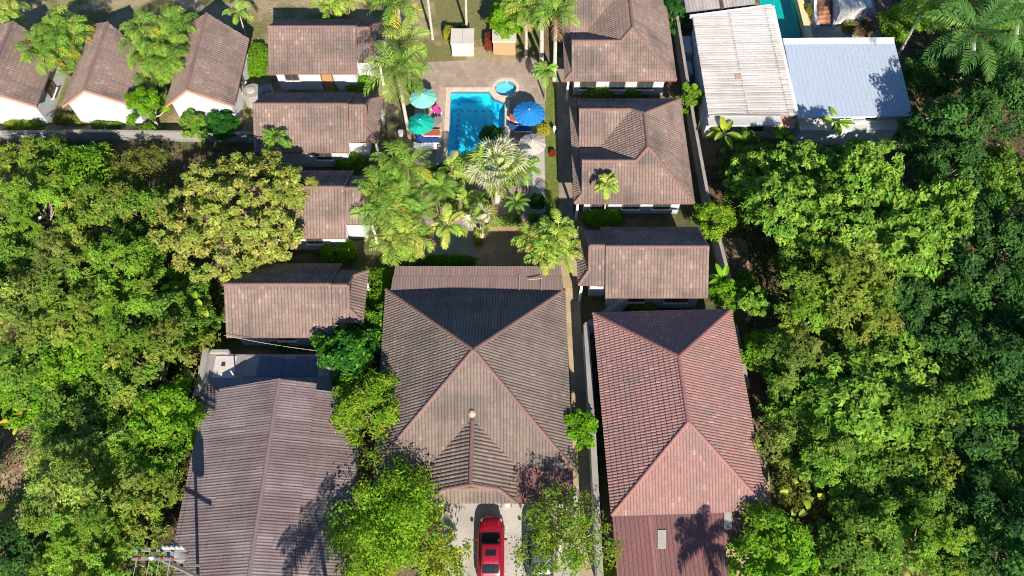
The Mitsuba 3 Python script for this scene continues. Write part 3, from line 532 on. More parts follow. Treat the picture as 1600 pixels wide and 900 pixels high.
# ------------------------------------------------------------------ neighbours, upper right
k = thing('sheet_roof_house', 'white building with a weathered pale ribbed sheet roof and one orange patch', 'building')
xa, xb, ya, yb = 15.8, 22.75, 43.1, 55.0; p_ = [[(xa, 43.2, 3.25), (xb, 42.95, 3.45), (xb + .05, 55.4, 3.45), (xa - .05, 54.3, 3.25)]]
roof(k, 'roof', [p_], [], 'sheet_pale', deck='wall_grey', tl='sheeting', thick=.12, col=.27, course=3.2, amp=.085, step=.03, prof='board', jit=.016, lift=.03, up=(1, 0, 0))
part(k, 'edge_trim', MB().slab([(xb + .02, 42.95, 3.52), (xb + .26, 42.95, 3.52), (xb + .3, 55.5, 3.52), (xb + .06, 55.4, 3.52)], .2), 'flashing_white')
part(k, 'edge_trim', MB().slab([(xa - .25, 54.25, 3.36), (xb + .05, 55.42, 3.56), (xb + .05, 55.62, 3.56), (xa - .25, 54.5, 3.36)], .2), 'flashing_white')
part(k, 'wall', MB().span(xa + .25, xb - .2, ya + .35, 54.2, -.1, 3.12), 'wall_white')
op = at(1153, 120, 3.45)
part(k, 'roof_patch', MB().span(op[0] - .22, op[0] + .22, op[1] - .30, op[1] + .30, 3.35, 3.49), 'faded_orange', label='small faded orange patch on the sheets')
part(k, 'front_ledge', MB().span(xa + .1, xb - .9, ya - .55, ya + .3, 2.55, 2.72), 'wall_white'); part(k, 'lower_roof', MB().slab([(xb - .85, ya - .6, 2.4), (xb + .15, ya - .6, 2.4), (xb + .15, ya + .3, 2.75), (xb - .85, ya + .3, 2.75)], .08), 'terracotta_edge')
for x in (17.5, 20.2): window(k, (x, ya + .35, 1.5), 1.2, 1.0, 'S')
k = thing('metal_roof_building', 'building under a smooth pale blue metal roof with tree shadow on it', 'building')
q = [(23.15, 43.1, 3.0), (32.45, 43.25, 3.0), (32.55, 51.2, 3.55), (23.15, 51.1, 3.55)]
roof(k, 'roof', [[q]], [], 'metal_blue', deck='flashing_white', tl='sheeting', thick=.10, col=.38, course=12.0, amp=.016, step=0.0, prof='rib', jit=0.0)
part(k, 'ridge_flashing', MB().slab([(23.1, 50.75, 3.585), (32.5, 50.85, 3.585), (32.62, 51.5, 3.6), (23.1, 51.4, 3.6)], .1), 'flashing_white')
part(k, 'wall', MB().span(23.5, 32.1, 43.9, 50.9, -.1, 2.95), 'wall_white'); part(k, 'wall', MB().span(23.6, 32.9, 42.75, 43.7, -.1, 1.9), 'wall_compound')
for x in (25.2, 27.4, 29.6): window(k, (x, 43.9, 2.3), 1.1, .8, 'S', 'frame_white')
k = thing('grey_sheet_shed', 'grey corrugated shed roof cut by the top edge, left of the turquoise pool', 'shed')
g0 = at(1075, 20, 3.0); roof(k, 'roof', [[[(15.4, g0[1] + .2, 2.9), (21.6, g0[1] + .9, 3.1), (21.6, 64, 3.1), (15.4, 64, 2.9)]]], [], 'sheet_grey', deck='wall_grey', tl='sheeting', thick=.1, col=.30, course=20.0, amp=.05, step=0.0, prof='corr', jit=0.0, up=(0, 1, 0))
part(k, 'roof_rail', MB().span(18.5, 18.75, g0[1] + .4, 64, 3.0, 3.16), 'frame_dark'); part(k, 'wall', MB().span(15.7, 21.4, g0[1] + 1.2, 63.8, -.1, 2.85), 'wall_grey')
single('timber_rack', MB().span(15.2, 15.9, 52, 54, -.1, 1.4).span(15.0, 15.8, 49.9, 51.4, -.1, 1.0), 'wall_white', 'white boxes stacked in the shade left of the pale sheet roof', 'crates')
# neighbour garden: yellow pool wall, stairs, white house
single('yellow_wall', MB().span(26.75, 27.35, 51.9, 64, -.1, .55), 'yellow_wall', 'low yellow wall along the turquoise pool', 'wall')
struct('terrace', MB().prism([(22.9, 51.3), (33.5, 51.3), (34.5, 64), (27.4, 64), (27.4, 51.88), (22.9, 51.88)], -.03, .03).mesh(), 'concrete_grey')
k = thing('garden_stairs', 'brown garden steps between curved white balustrades beside the turquoise pool', 'stairs')
s0 = at(1288, 41, 0)
for i in range(9): part(k, 'step', MB().span(s0[0] - .55 + .02 * i, s0[0] + .55 + .02 * i, s0[1] + .42 * i, s0[1] + .42 * i + .42, -.1, .16 * (i + 1)), 'stair_brown')
for sx in (-1, 1):
    pts = [(s0[0] + sx * (.75 + .25 * math.sin(i / 8 * 3)) + .03 * i, s0[1] - .3 + .45 * i, .35 + .17 * i) for i in range(10)]
    b = MB()
    for a, c in zip(pts[:-1], pts[1:]): b.slab([(a[0] - .15, a[1], a[2]), (a[0] + .15, a[1], a[2]), (c[0] + .15, c[1], c[2]), (c[0] - .15, c[1], c[2])], a[2] + .1)
    part(k, 'balustrade', b, 'wall_white')
k = thing('white_house', 'small white flat roofed house at the top edge, right of the garden steps', 'house')
w0_ = at(1316, 12, 2.2); part(k, 'wall', MB().prism([(w0_[0], w0_[1]), (w0_[0] + 2.6, w0_[1] + .3), (w0_[0] + 2.6, w0_[1] + 6), (w0_[0] + .2, w0_[1] + 6)], -.1, 2.0).mesh(), 'wall_white')
part(k, 'roof', MB().prism([(w0_[0] - .2, w0_[1] - .2), (w0_[0] + 2.8, w0_[1] + .1), (w0_[0] + 2.8, w0_[1] + 6), (w0_[0], w0_[1] + 6)], 2.003, 2.2).mesh(), 'wall_white')
single('garden_rail', MB().span(24.0, 30.0, 51.62, 51.7, .5, .56).span(24.0, 30.0, 51.62, 51.7, .22, .27).mesh(), 'frame_dark', 'dark low rail behind the pale blue metal roof', 'railing')
# ------------------------------------------------------------------ boundary walls
def wall_run(label, pts, h, t, m, cap='concrete_grey', name='boundary_wall'):
    k = thing(name, label, 'wall'); pts = [np.asarray(p[:2], float) for p in pts]
    for i, (a, b) in enumerate(zip(pts[:-1], pts[1:])):
        L = np.linalg.norm(b - a); ang = math.atan2(*(b - a)[::-1]); c = (a + b) / 2
        part(k, 'panel', MB().box((c[0], c[1], h / 2 - .05), (L - .01 * 0 - (.004 if i else 0), t, h + .1), ang), m)
        part(k, 'coping', MB().box((c[0], c[1], h + .045), (L + .05 + .007 * i, t + .09, .09 + .006 * i), ang), cap)
    return k
wall_run('grey concrete wall between the white cottages and the left woods', [at(-120, 222), at(150, 219), at(400, 222)], 1.1, .18, 'wall_grey')
wall_run('dark boundary wall between the hipped bungalows and the right woods', [(14.9, 58), (15.05, 44), (15.3, 36), (16.0, 28.6)], 1.7, .16, 'wall_grey')
wall_run('white compound wall in front of the pale roofs', [at(1090, 200, 0), at(1290, 216, 0), at(1460, 210, 0)], 1.9, .18, 'wall_compound', 'wall_compound')
w_ = [at(985, 458, 1.8), at(930, 500, 1.8), at(916, 508, 1.8), at(925, 650, 1.8), at(938, 900, 1.8)]
wall_run('tall pale wall between the tan path and the red tiled house', w_, 1.75, .30, 'wall_compound', 'concrete_grey')
wall_run('low pale wall along the right side of the red tiled house', [at(1148, 508, 1.4), at(1168, 604, 1.4)], 1.3, .3, 'wall_compound', 'concrete_grey')
# ------------------------------------------------------------------ pump houses on the lawn
k = thing('pump_house', 'white box shaped shed on the lawn, yellow shrub at its left', 'shed')
b0, b1 = at(706, 88, 0), at(741, 88, 0)
part(k, 'wall', MB().span(b0[0] + .05, b1[0] - .05, b0[1], b0[1] + 1.75, -.1, 1.45), 'pump_white'); part(k, 'roof', MB().span(b0[0] - .02, b1[0] + .02, b0[1] - .06, b0[1] + 1.85, 1.453, 1.56), 'pump_white'); part(k, 'seam', MB().span((b0[0] + b1[0]) / 2, (b0[0] + b1[0]) / 2 + .04, b0[1] - .05, b0[1] + 1.84, 1.562, 1.59), 'concrete_grey')
k = thing('pump_house', 'white topped tan shed beside the red leaved plant', 'shed')
b0, b1 = at(770, 88, 0), at(806, 88, 0)
part(k, 'wall', MB().span(b0[0] + .05, b1[0] - .05, b0[1] + .2, b0[1] + 1.7, -.1, 1.5), 'pump_tan'); part(k, 'roof', MB().span(b0[0] - .03, b1[0] + .03, b0[1] + .15, b0[1] + 1.8, 1.503, 1.62), 'pump_white')
k = thing('water_tank', 'grey round concrete tank between the right gabled cottage and the bungalows', 'tank')
c = at(393, 140, 1.6); part(k, 'shell', MB().revolve([(0, 1.5), (.78, 1.5), (.85, 1.45), (.85, -.1)][::-1], (c[0], c[1], 0), 24), 'concrete_grey', smooth=30); part(k, 'lid', MB().revolve([(0, 1.66), (.35, 1.62), (.38, 1.52)][::-1], (c[0] - .1, c[1], 0), 18), 'concrete_pale', smooth=30)
c = at(414, 136, 1.4); single('stone_block', MB().box((c[0], c[1], .7), (1.0, .7, 1.3), .15), 'concrete_grey', 'grey concrete block right of the round tank', 'block'); single('stone_block', MB().box((c[0] - 2.0, c[1] + .2, .5), (.7, .6, 1.1), .1), 'concrete_grey', 'smaller grey concrete block left of the round tank', 'block')
c = at(409, 163, 0); 
# ------------------------------------------------------------------ parasols and pool furniture
def parasol(label, px, py, z, r, m, n=12, drop=.5):
    c = at(px, py, z); k = thing('parasol', label, 'parasol', 'parasols around the pool')
    v = [(c[0], c[1], z + .0)]; f = []; rings = 4
    for i in range(1, rings + 1):
        t = i / rings
        for j in range(n * 2):
            a = j * math.pi / n; rr = r * t * (1 if j % 2 == 0 else .965); v.append((c[0] + rr * math.cos(a), c[1] + rr * math.sin(a), z - drop * t ** 1.15 - (.03 * t if j % 2 else 0)))
    N2 = n * 2
    for j in range(N2): f.append([0, 1 + j, 1 + (j + 1) % N2])
    for i in range(rings - 1):
        for j in range(N2):
            a, b = 1 + i * N2 + j, 1 + i * N2 + (j + 1) % N2; f += [[a, a + N2, b + N2], [a, b + N2, b]]
    part(k, 'canopy', (np.array(v), np.array(f)), m)
    part(k, 'pole', MB().tube([(c[0], c[1], 0), (c[0], c[1], z + .08)], .03, 8), 'plastic_white'); part(k, 'base', MB().revolve([(0, .12), (.25, .1), (.28, 0)][::-1], (c[0], c[1], 0), 14), 'concrete_grey')
    for j in range(0, n, 1):
        a = j * 2 * math.pi / n; part(k, 'rib', MB().tube([(c[0], c[1], z - .02), (c[0] + r * .5 * math.cos(a), c[1] + r * .5 * math.sin(a), z - drop * .45 + .0 - .02), (c[0] + r * .98 * math.cos(a), c[1] + r * .98 * math.sin(a), z - drop - .0)], .012, 4), 'plastic_white')
    part(k, 'finial', MB().revolve([(0, .12), (.05, .08), (.05, 0)][::-1], (c[0], c[1], z), 8), 'plastic_white')
parasol('pale mint parasol left of the pool, partly under palm fronds', 660, 147, 2.4, 1.15, 'cloth_mint')
parasol('teal green parasol left of the pool', 656, 187, 2.4, 1.15, 'cloth_teal', 10)
parasol('bright blue parasol right of the pool with many ribs', 827, 171, 2.4, 1.36, 'cloth_blue', 16)
parasol('faded grey parasol beside the pool, below the blue one', 832, 219, 2.3, 1.12, 'cloth_grey')
def lounger(label, px, py, ang, m, frame='plastic_white'):
    c = at(px, py, .35); k = thing('sun_lounger', label, 'sun lounger', 'sun loungers around the pool'); Rm = rot(ang)
    def b(x, y, z, sx, sy, sz, tilt=0): 
        mm = trimesh.creation.box((sx, sy, sz)); v = np.array(mm.vertices)
        if tilt: cs, sn = math.cos(tilt), math.sin(tilt); v = np.stack([v[:, 0] * cs - v[:, 2] * sn, v[:, 1], v[:, 0] * sn + v[:, 2] * cs], 1)
        return MB().add((v + [x, y, z]) @ Rm.T + [c[0], c[1], 0], mm.faces)
    part(k, 'seat', b(.35, 0, .37, 1.25, .58, .08), m); part(k, 'backrest', b(-.58, 0, .52, .72, .58, .08, -.45), m)
    fr = b(.35, .33, .33, 1.3, .05, .06); 
    for y in (.33, -.33):
        for x in (-.2, .9): part(k, 'leg', b(x, y, .16, .05, .05, .32), frame)
    for y in (.33, -.33): part(k, 'rail', b(.3, y, .35, 1.5, .05, .06), frame)
lounger('dark blue lounger below the teal parasol', 668, 219, 0, 'lounger_blue'); lounger('reddish lounger just below the teal parasol', 669, 208, 0, 'lounger_red')
lounger('dark blue lounger between the blue and the grey parasol', 812, 201, 0, 'lounger_blue'); lounger('dark lounger in the shade under the blue parasol', 813, 186, 0, 'lounger_red')
lounger('white lounger near the lower left pool corner', 664, 229, .1, 'plastic_white')
def chair(label, px, py, m, ang):
    c = at(px, py, .4); k = thing('pool_chair', label, 'chair'); Rm = rot(ang)
    def b(x, y, z, sx, sy, sz): mm = trimesh.creation.box((sx, sy, sz)); return MB().add((mm.vertices + [x, y, z]) @ Rm.T + [c[0], c[1], 0], mm.faces)
    part(k, 'seat', b(0, 0, .42, .5, .5, .06), m); part(k, 'backrest', b(0, .24, .7, .5, .05, .48), m)
    for x in (-.22, .22):
        for y in (-.22, .2): part(k, 'leg', b(x, y, .2, .04, .04, .39), 'plastic_white')
chair('brown chair between the mint and the teal parasol', 676, 164, 'lounger_red', .3); chair('pink draped chair right of the teal parasol', 684, 174, 'towel_pink', .8)
def table(label, px, py, r=.42):
    c = at(px, py, .7); k = thing('pool_table', label, 'table'); part(k, 'top', MB().revolve([(0, .74), (r, .74), (r, .70), (0, .70)][::-1], (c[0], c[1], 0), 20), 'steel_grey', smooth=30); part(k, 'leg', MB().tube([(c[0], c[1], 0), (c[0], c[1], .7)], .04, 8), 'steel_grey')
table('round grey table right of the teal parasol', 684, 188)
_c = at(866, 203, .3); single('garden_lamp', MB().revolve([(0, .75), (.12, .7), (.16, .5), (.1, .3), (.05, .28), (.05, 0)][::-1], (_c[0], _c[1], 0), 12), 'plastic_white', 'small white lamp on the grass strip right of the blue parasol', 'lamp', smooth=40)
_c = at(626, 208, .3); single('planter_pot', MB().revolve([(0, .45), (.2, .5), (.26, .5), (.18, 0)][::-1], (_c[0], _c[1], 0), 14), 'plastic_white', 'small white pot in the shade left of the teal parasol', 'pot', smooth=40)
_c = at(640, 206, .3); single('planter_pot', MB().revolve([(0, .5), (.24, .55), (.3, .55), (.2, 0)][::-1], (_c[0], _c[1], 0), 14), 'clay', 'clay pot between the teal parasol and the palms', 'pot', smooth=40)
# ------------------------------------------------------------------ cars
def smooth_poly(pts, it=2):
    p = np.array(pts, float)
    for _ in range(it):
        q = np.empty((2 * len(p) - 2, p.shape[1])); q[0::2] = .75 * p[:-1] + .25 * p[1:]; q[1::2] = .25 * p[:-1] + .75 * p[1:]; p = np.vstack([p[:1], q, p[-1:]])
    return p
def loft(stations, n=20):
    """stations: (y, half width, z low, z high, squareness)"""
    g = np.arange(n) * 2 * np.pi / n; V = []
    for y, hw, z0, z1, e in stations:
        cx = np.sign(np.cos(g)) * np.abs(np.cos(g)) ** e * hw; cz = (z0 + z1) / 2 + np.sign(np.sin(g)) * np.abs(np.sin(g)) ** e * (z1 - z0) / 2
        V.append(np.stack([cx, np.full(n, y), cz], 1))
    V = np.vstack(V); R = len(stations); F = []
    for i in range(R - 1):
        for j in range(n): a, b = i * n + j, i * n + (j + 1) % n; F += [[a, b, b + n], [a, b + n, a + n]]
    v0 = V[:n].mean(0); v1 = V[-n:].mean(0); V = np.vstack([V, v0, v1])
    for j in range(n): F += [[R * n, (j + 1) % n, j], [R * n + 1, (R - 1) * n + j, (R - 1) * n + (j + 1) % n]]
    return np.array(V), np.array(F)
def car(label, x, yf, paint, sunroof=True):
    k = thing('parked_car', label, 'car'); o = np.array([x, yf, 0])
    st = smooth_poly([(0.02, .36, .36, .58, .7), (-.10, .58, .25, .70, .6), (-.32, .72, .20, .82, .55), (-.65, .80, .18, .90, .48), (-.95, .825, .18, .95, .42), (-1.35, .835, .18, .98, .4), (-2.2, .84, .18, .97, .38), (-3.3, .84, .18, .98, .38), (-3.8, .82, .20, .98, .42), (-4.15, .74, .25, .92, .5), (-4.28, .60, .36, .80, .6)], 2)
    v, f = loft(st, 28); part(k, 'body', (v + o, f), paint, smooth=50)
    rf = smooth_poly([(-1.12, .60, .90, .97, .5), (-1.45, .66, .90, 1.16, .5), (-1.85, .64, .90, 1.40, .5), (-2.15, .60, .9, 1.47, .5), (-2.7, .59, .9, 1.48, .5), (-3.05, .60, .9, 1.42, .5), (-3.45, .63, .9, 1.18, .5), (-3.72, .60, .9, .99, .5)], 2)
    v, f = loft(rf, 28); part(k, 'cabin', (v + o, f), paint, smooth=50)
    # glass: the windscreen, rear window and side windows follow the cabin surface, set proud by a few millimetres
    def zc(y): return np.interp(-y, -rf[:, 0], rf[:, 3])
    def hwc(y): return np.interp(-y, -rf[:, 0], rf[:, 1])
    def pane(y0, y1, frac, nn=9, mm=6):
        ys = np.linspace(y0, y1, mm); V = []
        for y in ys:
            for s in np.linspace(-frac, frac, nn):
                t = abs(s); zz = .9 + (zc(y) - .9) / 2 * (1 + (1 - t ** 4) ** .25); V.append((s * hwc(y), y, zz + .008))
        F = []
        for i in range(mm - 1):
            for j in range(nn - 1): a = i * nn + j; F += [[a, a + 1, a + nn + 1], [a, a + nn + 1, a + nn]]
        return np.array(V) + o, np.array(F)
    part(k, 'windscreen', pane(-1.22, -1.93, .86), 'car_glass', smooth=True)
    part(k, 'rear_window', pane(-3.1, -3.6, .84), 'car_glass', smooth=True)
    if sunroof: part(k, 'sunroof', pane(-2.25, -2.62, .55), 'car_glass', smooth=True)
    for sx in (-1, 1):
        V = []; ys = np.linspace(-1.55, -3.35, 10)
        for y in ys:
            for fz in (.15, .5, .82):
                zz = .9 + (zc(y) - .9) * (.5 + fz * .5); c = (fz); xx = hwc(y) * (1 - c ** 4) ** .25; V.append((sx * (xx + .008), y, zz))
        F = []
        for i in range(9):
            for j in range(2): a = i * 3 + j; F += [[a, a + 3, a + 4], [a, a + 4, a + 1]]
        part(k, 'side_window', (np.array(V) + o, np.array(F)), 'car_glass')
        part(k, 'mirror', (lambda l: (l[0] * 1 + o + [sx * .92, -1.5, 0], l[1]))(loft(smooth_poly([(.05, .06, .88, .98, .8), (0, .11, .86, 1.02, .8), (-.08, .10, .87, 1.0, .8)], 1), 10)), paint, smooth=50)
        part(k, 'headlight', (lambda l: (l[0] + o + [sx * .56, -.20, 0], l[1]))(loft(smooth_poly([(.06, .10, .56, .64, .8), (0, .15, .54, .72, .8), (-.3, .10, .62, .82, .8)], 1), 10)), 'lamp_clear', smooth=50)
        part(k, 'tail_light', MB().box(o + [sx * .62, -4.16, .80], (.26, .14, .14)), 'lamp_red')
        for y in (-.82, -3.45):
            w = part(k, 'wheel', MB().add(*(lambda m: (np.stack([m.vertices[:, 2] + sx * .74, m.vertices[:, 0] + y, m.vertices[:, 1] + .31], 1) + o, m.faces))(trimesh.creation.cylinder(.31, .2, sections=20))), 'rubber')
            part(w, 'rim', MB().add(*(lambda m: (np.stack([m.vertices[:, 2] + sx * .835, m.vertices[:, 0] + y, m.vertices[:, 1] + .31], 1) + o, m.faces))(trimesh.creation.cylinder(.2, .03, sections=16))), 'chrome')
    part(k, 'cowl', pane(-1.10, -1.2, .92), 'rubber', smooth=True)
    g = MB().box(o + [0, .0, .5], (.7, .05, .1)); part(k, 'grille', g, 'rubber')
    part(k, 'number_plate', MB().box(o + [0, -4.29, .62], (.34, .02, .12)), 'trim_white')
car('glossy red car with a sunroof on the pale driveway', -1.32, 11.9, 'paint_red')
car('dark grey car half hidden under the sparse tree beside the red car', 1.75, 12.0, 'paint_dark', False)
# ------------------------------------------------------------------ utility pole with wires
k = thing('utility_pole', 'utility pole with two crossarms, insulators and a transformer at the lower left', 'utility pole')
pt = at(240, 868, 10.3); px0, py0 = pt[0], pt[1]
m = trimesh.creation.cylinder(.12, 10.6, sections=4); m.apply_transform(trimesh.transformations.rotation_matrix(math.pi / 4, [0, 0, 1])); v = np.array(m.vertices); part(k, 'post', (v * [1, 1, 1] + [px0, py0, 5.2], m.faces), 'pole_grey')
xl, xrr = at(207, 868, 10.2)[0], at(291, 866, 10.2)[0]
for dy in (.0, .42): part(k, 'crossarm', MB().span(xl, xrr, py0 + dy - .2, py0 + dy - .10, 10.1, 10.24), 'steel_grey')
wires = []
for pxx in (217, 237, 252, 269):
    x = at(pxx, 868, 10.4)[0]
    ins = part(k, 'insulator', MB().revolve([(0, .34), (.05, .32), (.09, .25), (.05, .22), (.1, .15), (.05, .12), (.1, .05), (.04, 0)][::-1], (x, py0 - .14, 10.26), 10), 'porcelain_brown' if pxx != 237 else 'plastic_white', smooth=40); wires.append(x)
for pxx in (258, 264, 271, 279, 286):
    x = at(pxx, 857, 10.4)[0]; part(k, 'surge_arrester', MB().revolve([(0, .5), (.06, .48), (.1, .36), (.06, .33), (.1, .2), (.05, .16), (.05, 0)][::-1], (x, py0 + .34, 10.26), 10), 'insulator_grey', smooth=40)
part(k, 'bracket', MB().tube([(px0, py0, 9.4), (px0 - 1.3, py0, 10.15)], .035, 6), 'steel_grey'); part(k, 'bracket', MB().tube([(px0, py0, 9.4), (px0 + .6, py0, 10.15)], .035, 6), 'steel_grey')
t = part(k, 'transformer', MB().revolve([(0, 1.3), (.3, 1.28), (.42, 1.18), (.42, 0), (0, 0)][::-1], (px0 + .05, py0 + .62, 7.0), 18), 'steel_grey', smooth=40)
for d in (-.2, 0, .2): part(t, 'bushing', MB().revolve([(0, .3), (.05, .28), (.08, .18), (.04, .12), (.05, 0)][::-1], (px0 + .05 + d, py0 + .62, 8.28), 8), 'plastic_white', smooth=40)
part(k, 'crossarm', MB().span(px0 - 1.1, px0 + 1.0, py0 + .13, py0 + .25, 6.3, 6.44), 'pole_grey')
part(k, 'bracket', MB().span(px0 - .04, px0 + .14, py0 + .1, py0 + .4, 7.3, 7.4), 'steel_grey')
for i, x in enumerate(wires):
    pts = [(x + .004 * s * s * 0, py0 - .16 - s, 10.55 - .9 * (s / 20) * (1 - s / 40)) for s in np.linspace(0, 40, 14)]
    single('power_line', MB().tube(pts, .016, 5), 'wire_grey', ['leftmost of the four wires running down from the crossarm', 'second wire from the left on the crossarm', 'third wire from the left on the crossarm', 'wire nearest the post on the crossarm'][i], 'wire', 'power lines from the pole')
a, b = at(350, 524, 3.0), at(520, 551, 3.2); single('service_cable', MB().tube([lin(a, b, t) - [0, 0, .25 * math.sin(math.pi * t)] for t in np.linspace(0, 1, 9)], .018, 5), 'wire_grey', 'thin cable between the lower left bungalow and the dark tree', 'cable')
# ------------------------------------------------------------------ plants
def unit(v): return v / (np.linalg.norm(v, axis=-1, keepdims=True) + 1e-12)
def leaves(P, out, L, W, rng, col, up=.5, rand=.55, droop=.15, fold=.0):
    """one small leaf (two triangles) per point P with outward direction out; L, W arrays; col n x 3"""
    n = len(P); nr = unit(out * .55 + np.array([0, 0, up]) + rng.normal(0, rand, (n, 3)))
    d = unit(np.cross(nr, rng.normal(0, 1, (n, 3)))); d = unit(d + out * .45 - [0, 0, droop]); s = unit(np.cross(d, nr))
    nr2 = np.cross(s, d); L = L[:, None]; W = W[:, None]
    v = np.stack([P - d * L * .5, P + s * W * .5 - d * L * .02, P + d * L * .5 - nr2 * L * .10, P - s * W * .5 - d * L * .02], 1).reshape(-1, 3)
    b = np.arange(n)[:, None] * 4; f = np.concatenate([b + [0, 1, 2], b + [0, 2, 3]])
    return v, f, np.repeat(col, 4, 0)
PAL = {  # leaf colours (linear), young and old leaves
    'fine': [(.175, .245, .040), (.215, .275, .052), (.14, .215, .036), (.235, .265, .062)],
    'fresh': [(.165, .28, .036), (.205, .31, .05), (.135, .24, .032)],
    'feather': [(.20, .26, .062), (.24, .285, .078), (.155, .215, .055)],
    'mid': [(.095, .175, .030), (.135, .225, .040), (.075, .145, .028)],
    'cluster': [(.145, .245, .038), (.185, .28, .05), (.11, .195, .032)],
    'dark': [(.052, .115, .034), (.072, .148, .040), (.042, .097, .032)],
    'yellow': [(.26, .28, .070), (.31, .315, .085), (.215, .25, .06), (.31, .285, .10)],
    'bright': [(.12, .245, .016), (.155, .275, .022), (.095, .20, .016)],
    'lime': [(.21, .27, .032), (.26, .29, .042), (.16, .225, .028)],
    'olive': [(.16, .175, .04), (.20, .20, .055), (.12, .145, .03)],
    'deep': [(.02, .085, .022), (.03, .11, .026), (.035, .12, .02)],
    'gold': [(.30, .26, .03), (.24, .24, .03)],
    'crimson': [(.20, .03, .03), (.15, .05, .03)],
    'silver': [(.36, .345, .25), (.41, .38, .29), (.31, .31, .20)],
    'brown': [(.16, .10, .055), (.22, .15, .08)],
    'palm': [(.09, .165, .03), (.125, .205, .036), (.15, .225, .045)],
    'palmlime': [(.16, .245, .045), (.20, .27, .052), (.235, .265, .06)],
}
def pick(pal, n, rng, j=.14):
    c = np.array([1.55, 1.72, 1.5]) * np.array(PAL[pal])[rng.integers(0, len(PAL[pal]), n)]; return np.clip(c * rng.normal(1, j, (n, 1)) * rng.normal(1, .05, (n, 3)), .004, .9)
def crown_mesh(seed, R, Hc, z0, pal, nclump, per, leaf, style='round', accent=None, gap=.0, lobes=0):
    """crown of leaf clumps on an uneven dome: R radius, z0 height of its lower edge, Hc its height"""
    rng = np.random.default_rng(seed); ds = unit(rng.normal(0, 1, (nclump * 3, 3))); ds = ds[ds[:, 2] > -.25][:nclump]; n = len(ds)
    ds[:3] = unit(np.array([[.1, .15, 1], [-.45, .2, .85], [.3, -.4, .85]]))
    bump = .58 + .64 * meshkit.noise(ds * 2.2 + seed * 7.1, seed) + rng.uniform(-.10, .10, n); inner = rng.uniform(0, 1, n) < .22; bump[inner] *= .62
    C = np.stack([ds[:, 0] * R * bump, ds[:, 1] * R * bump, z0 + Hc * .30 + ds[:, 2] * Hc * .68 * bump], 1)
    cr = rng.uniform(.18, .34, n) * R if style != 'rosette' else rng.uniform(.30, .48, n) * min(1, R / 2)
    if lobes: a = 2.39996 * np.arange(lobes); Lc = np.stack([np.cos(a), np.sin(a)], 1) * (R * .58 * np.sqrt((np.arange(lobes) + .5) / lobes))[:, None]; li = rng.integers(0, lobes, n); C[:, :2] = C[:, :2] * .55 + Lc[li] * 1.15; C[:, 2] += rng.uniform(-.5, .35, lobes)[li]
    if style == 'flat': C[:, 2] = z0 + Hc * (.35 + .6 * ds[:, 2] * bump); cr = rng.uniform(.18, .34, n) * R
    tone = pick(pal, n, rng, .13); V, F, Cc, N = [], [], [], 0
    idx = np.repeat(np.arange(n), per); keep = rng.uniform(0, 1, len(idx)) > gap * meshkit.noise(C[idx] * .9, 3); idx = idx[keep]; m = len(idx)
    o = unit(rng.normal(0, 1, (m, 3)) + [0, 0, .55]); flat = .75 if style == 'flat' else 1.0
    rr = cr[idx, None] * rng.uniform(.35, 1.05, (m, 1)); P = C[idx] + o * rr * [1, 1, .72 * flat]
    if style in ('flat', 'round') and leaf[1] < .1:      # fine foliage sits on sprigs that stick out of the clump
        ns = 26; sd = unit(rng.normal(0, 1, (n, ns, 3)) + [0, 0, .5] + unit(C - [0, 0, z0])[:, None] * .6); sl = cr[:, None] * rng.uniform(.5, 1.45, (n, ns)); j = rng.integers(0, ns, m); tt = rng.uniform(.25, 1.0, m) ** .7
        o = sd[idx, j]; P = C[idx] + o * (sl[idx, j] * tt)[:, None] * [1, 1, .75 * flat] + rng.normal(0, .055, (m, 3)) - np.array([0, 0, .18]) * (tt ** 2 * sl[idx, j])[:, None]
    col = tone[idx] * rng.normal(1, .10, (m, 1)) * rng.normal(1, .04, (m, 3))
    if accent: a = rng.uniform(0, 1, m) < accent[1]; col[a] = pick(accent[0], a.sum(), rng)
    L = leaf[0] * rng.uniform(.65, 1.3, m); W = leaf[1] * rng.uniform(.7, 1.25, m)
    out = unit(P - [0, 0, z0]) * .5 + o * .7
    return leaves(P, unit(out), L, W, rng, np.clip(col, .004, .9), up=.8, rand=.42), C, rng
def limb_mesh(z0, Hc, R, C, rng, r=.16, nl=7, top=None):
    mb = MB(); bend = rng.normal(0, .12, 2); fork = np.array([bend[0], bend[1], z0 * .8 + .1])
    mb.tube([(0, 0, -.3), (bend[0] * .4, bend[1] * .4, z0 * .4), fork], [r * 1.3, r, r * .85], 7)
    for i in rng.choice(len(C), min(nl, len(C)), replace=False):
        e = C[i]; mid = lin(fork, e, .5) + [0, 0, -.12 * np.linalg.norm(e - fork)] + rng.normal(0, .08, 3) * R; mb.tube([fork, mid, e], [r * .6, r * .38, r * .12], 5)
    return mb
def tree_proto(name, seed, R, Hc, z0, pal, nclump, per, leaf, style='round', bark='bark', r=.14, accent=None, mat_='leaf', nl=8, gap=0.0):
    (v, f, c), C, rng = crown_mesh(seed, R, Hc, z0, pal, nclump, per, leaf, style, accent, gap)
    g = {'type': 'shapegroup', 'trunk': mikit.ply(limb_mesh(z0, Hc, R, C, rng, r, nl).mesh(), bark, 45), 'crown': mikit.ply((v, f), mat_, False, color=c)}
    scene[name] = g
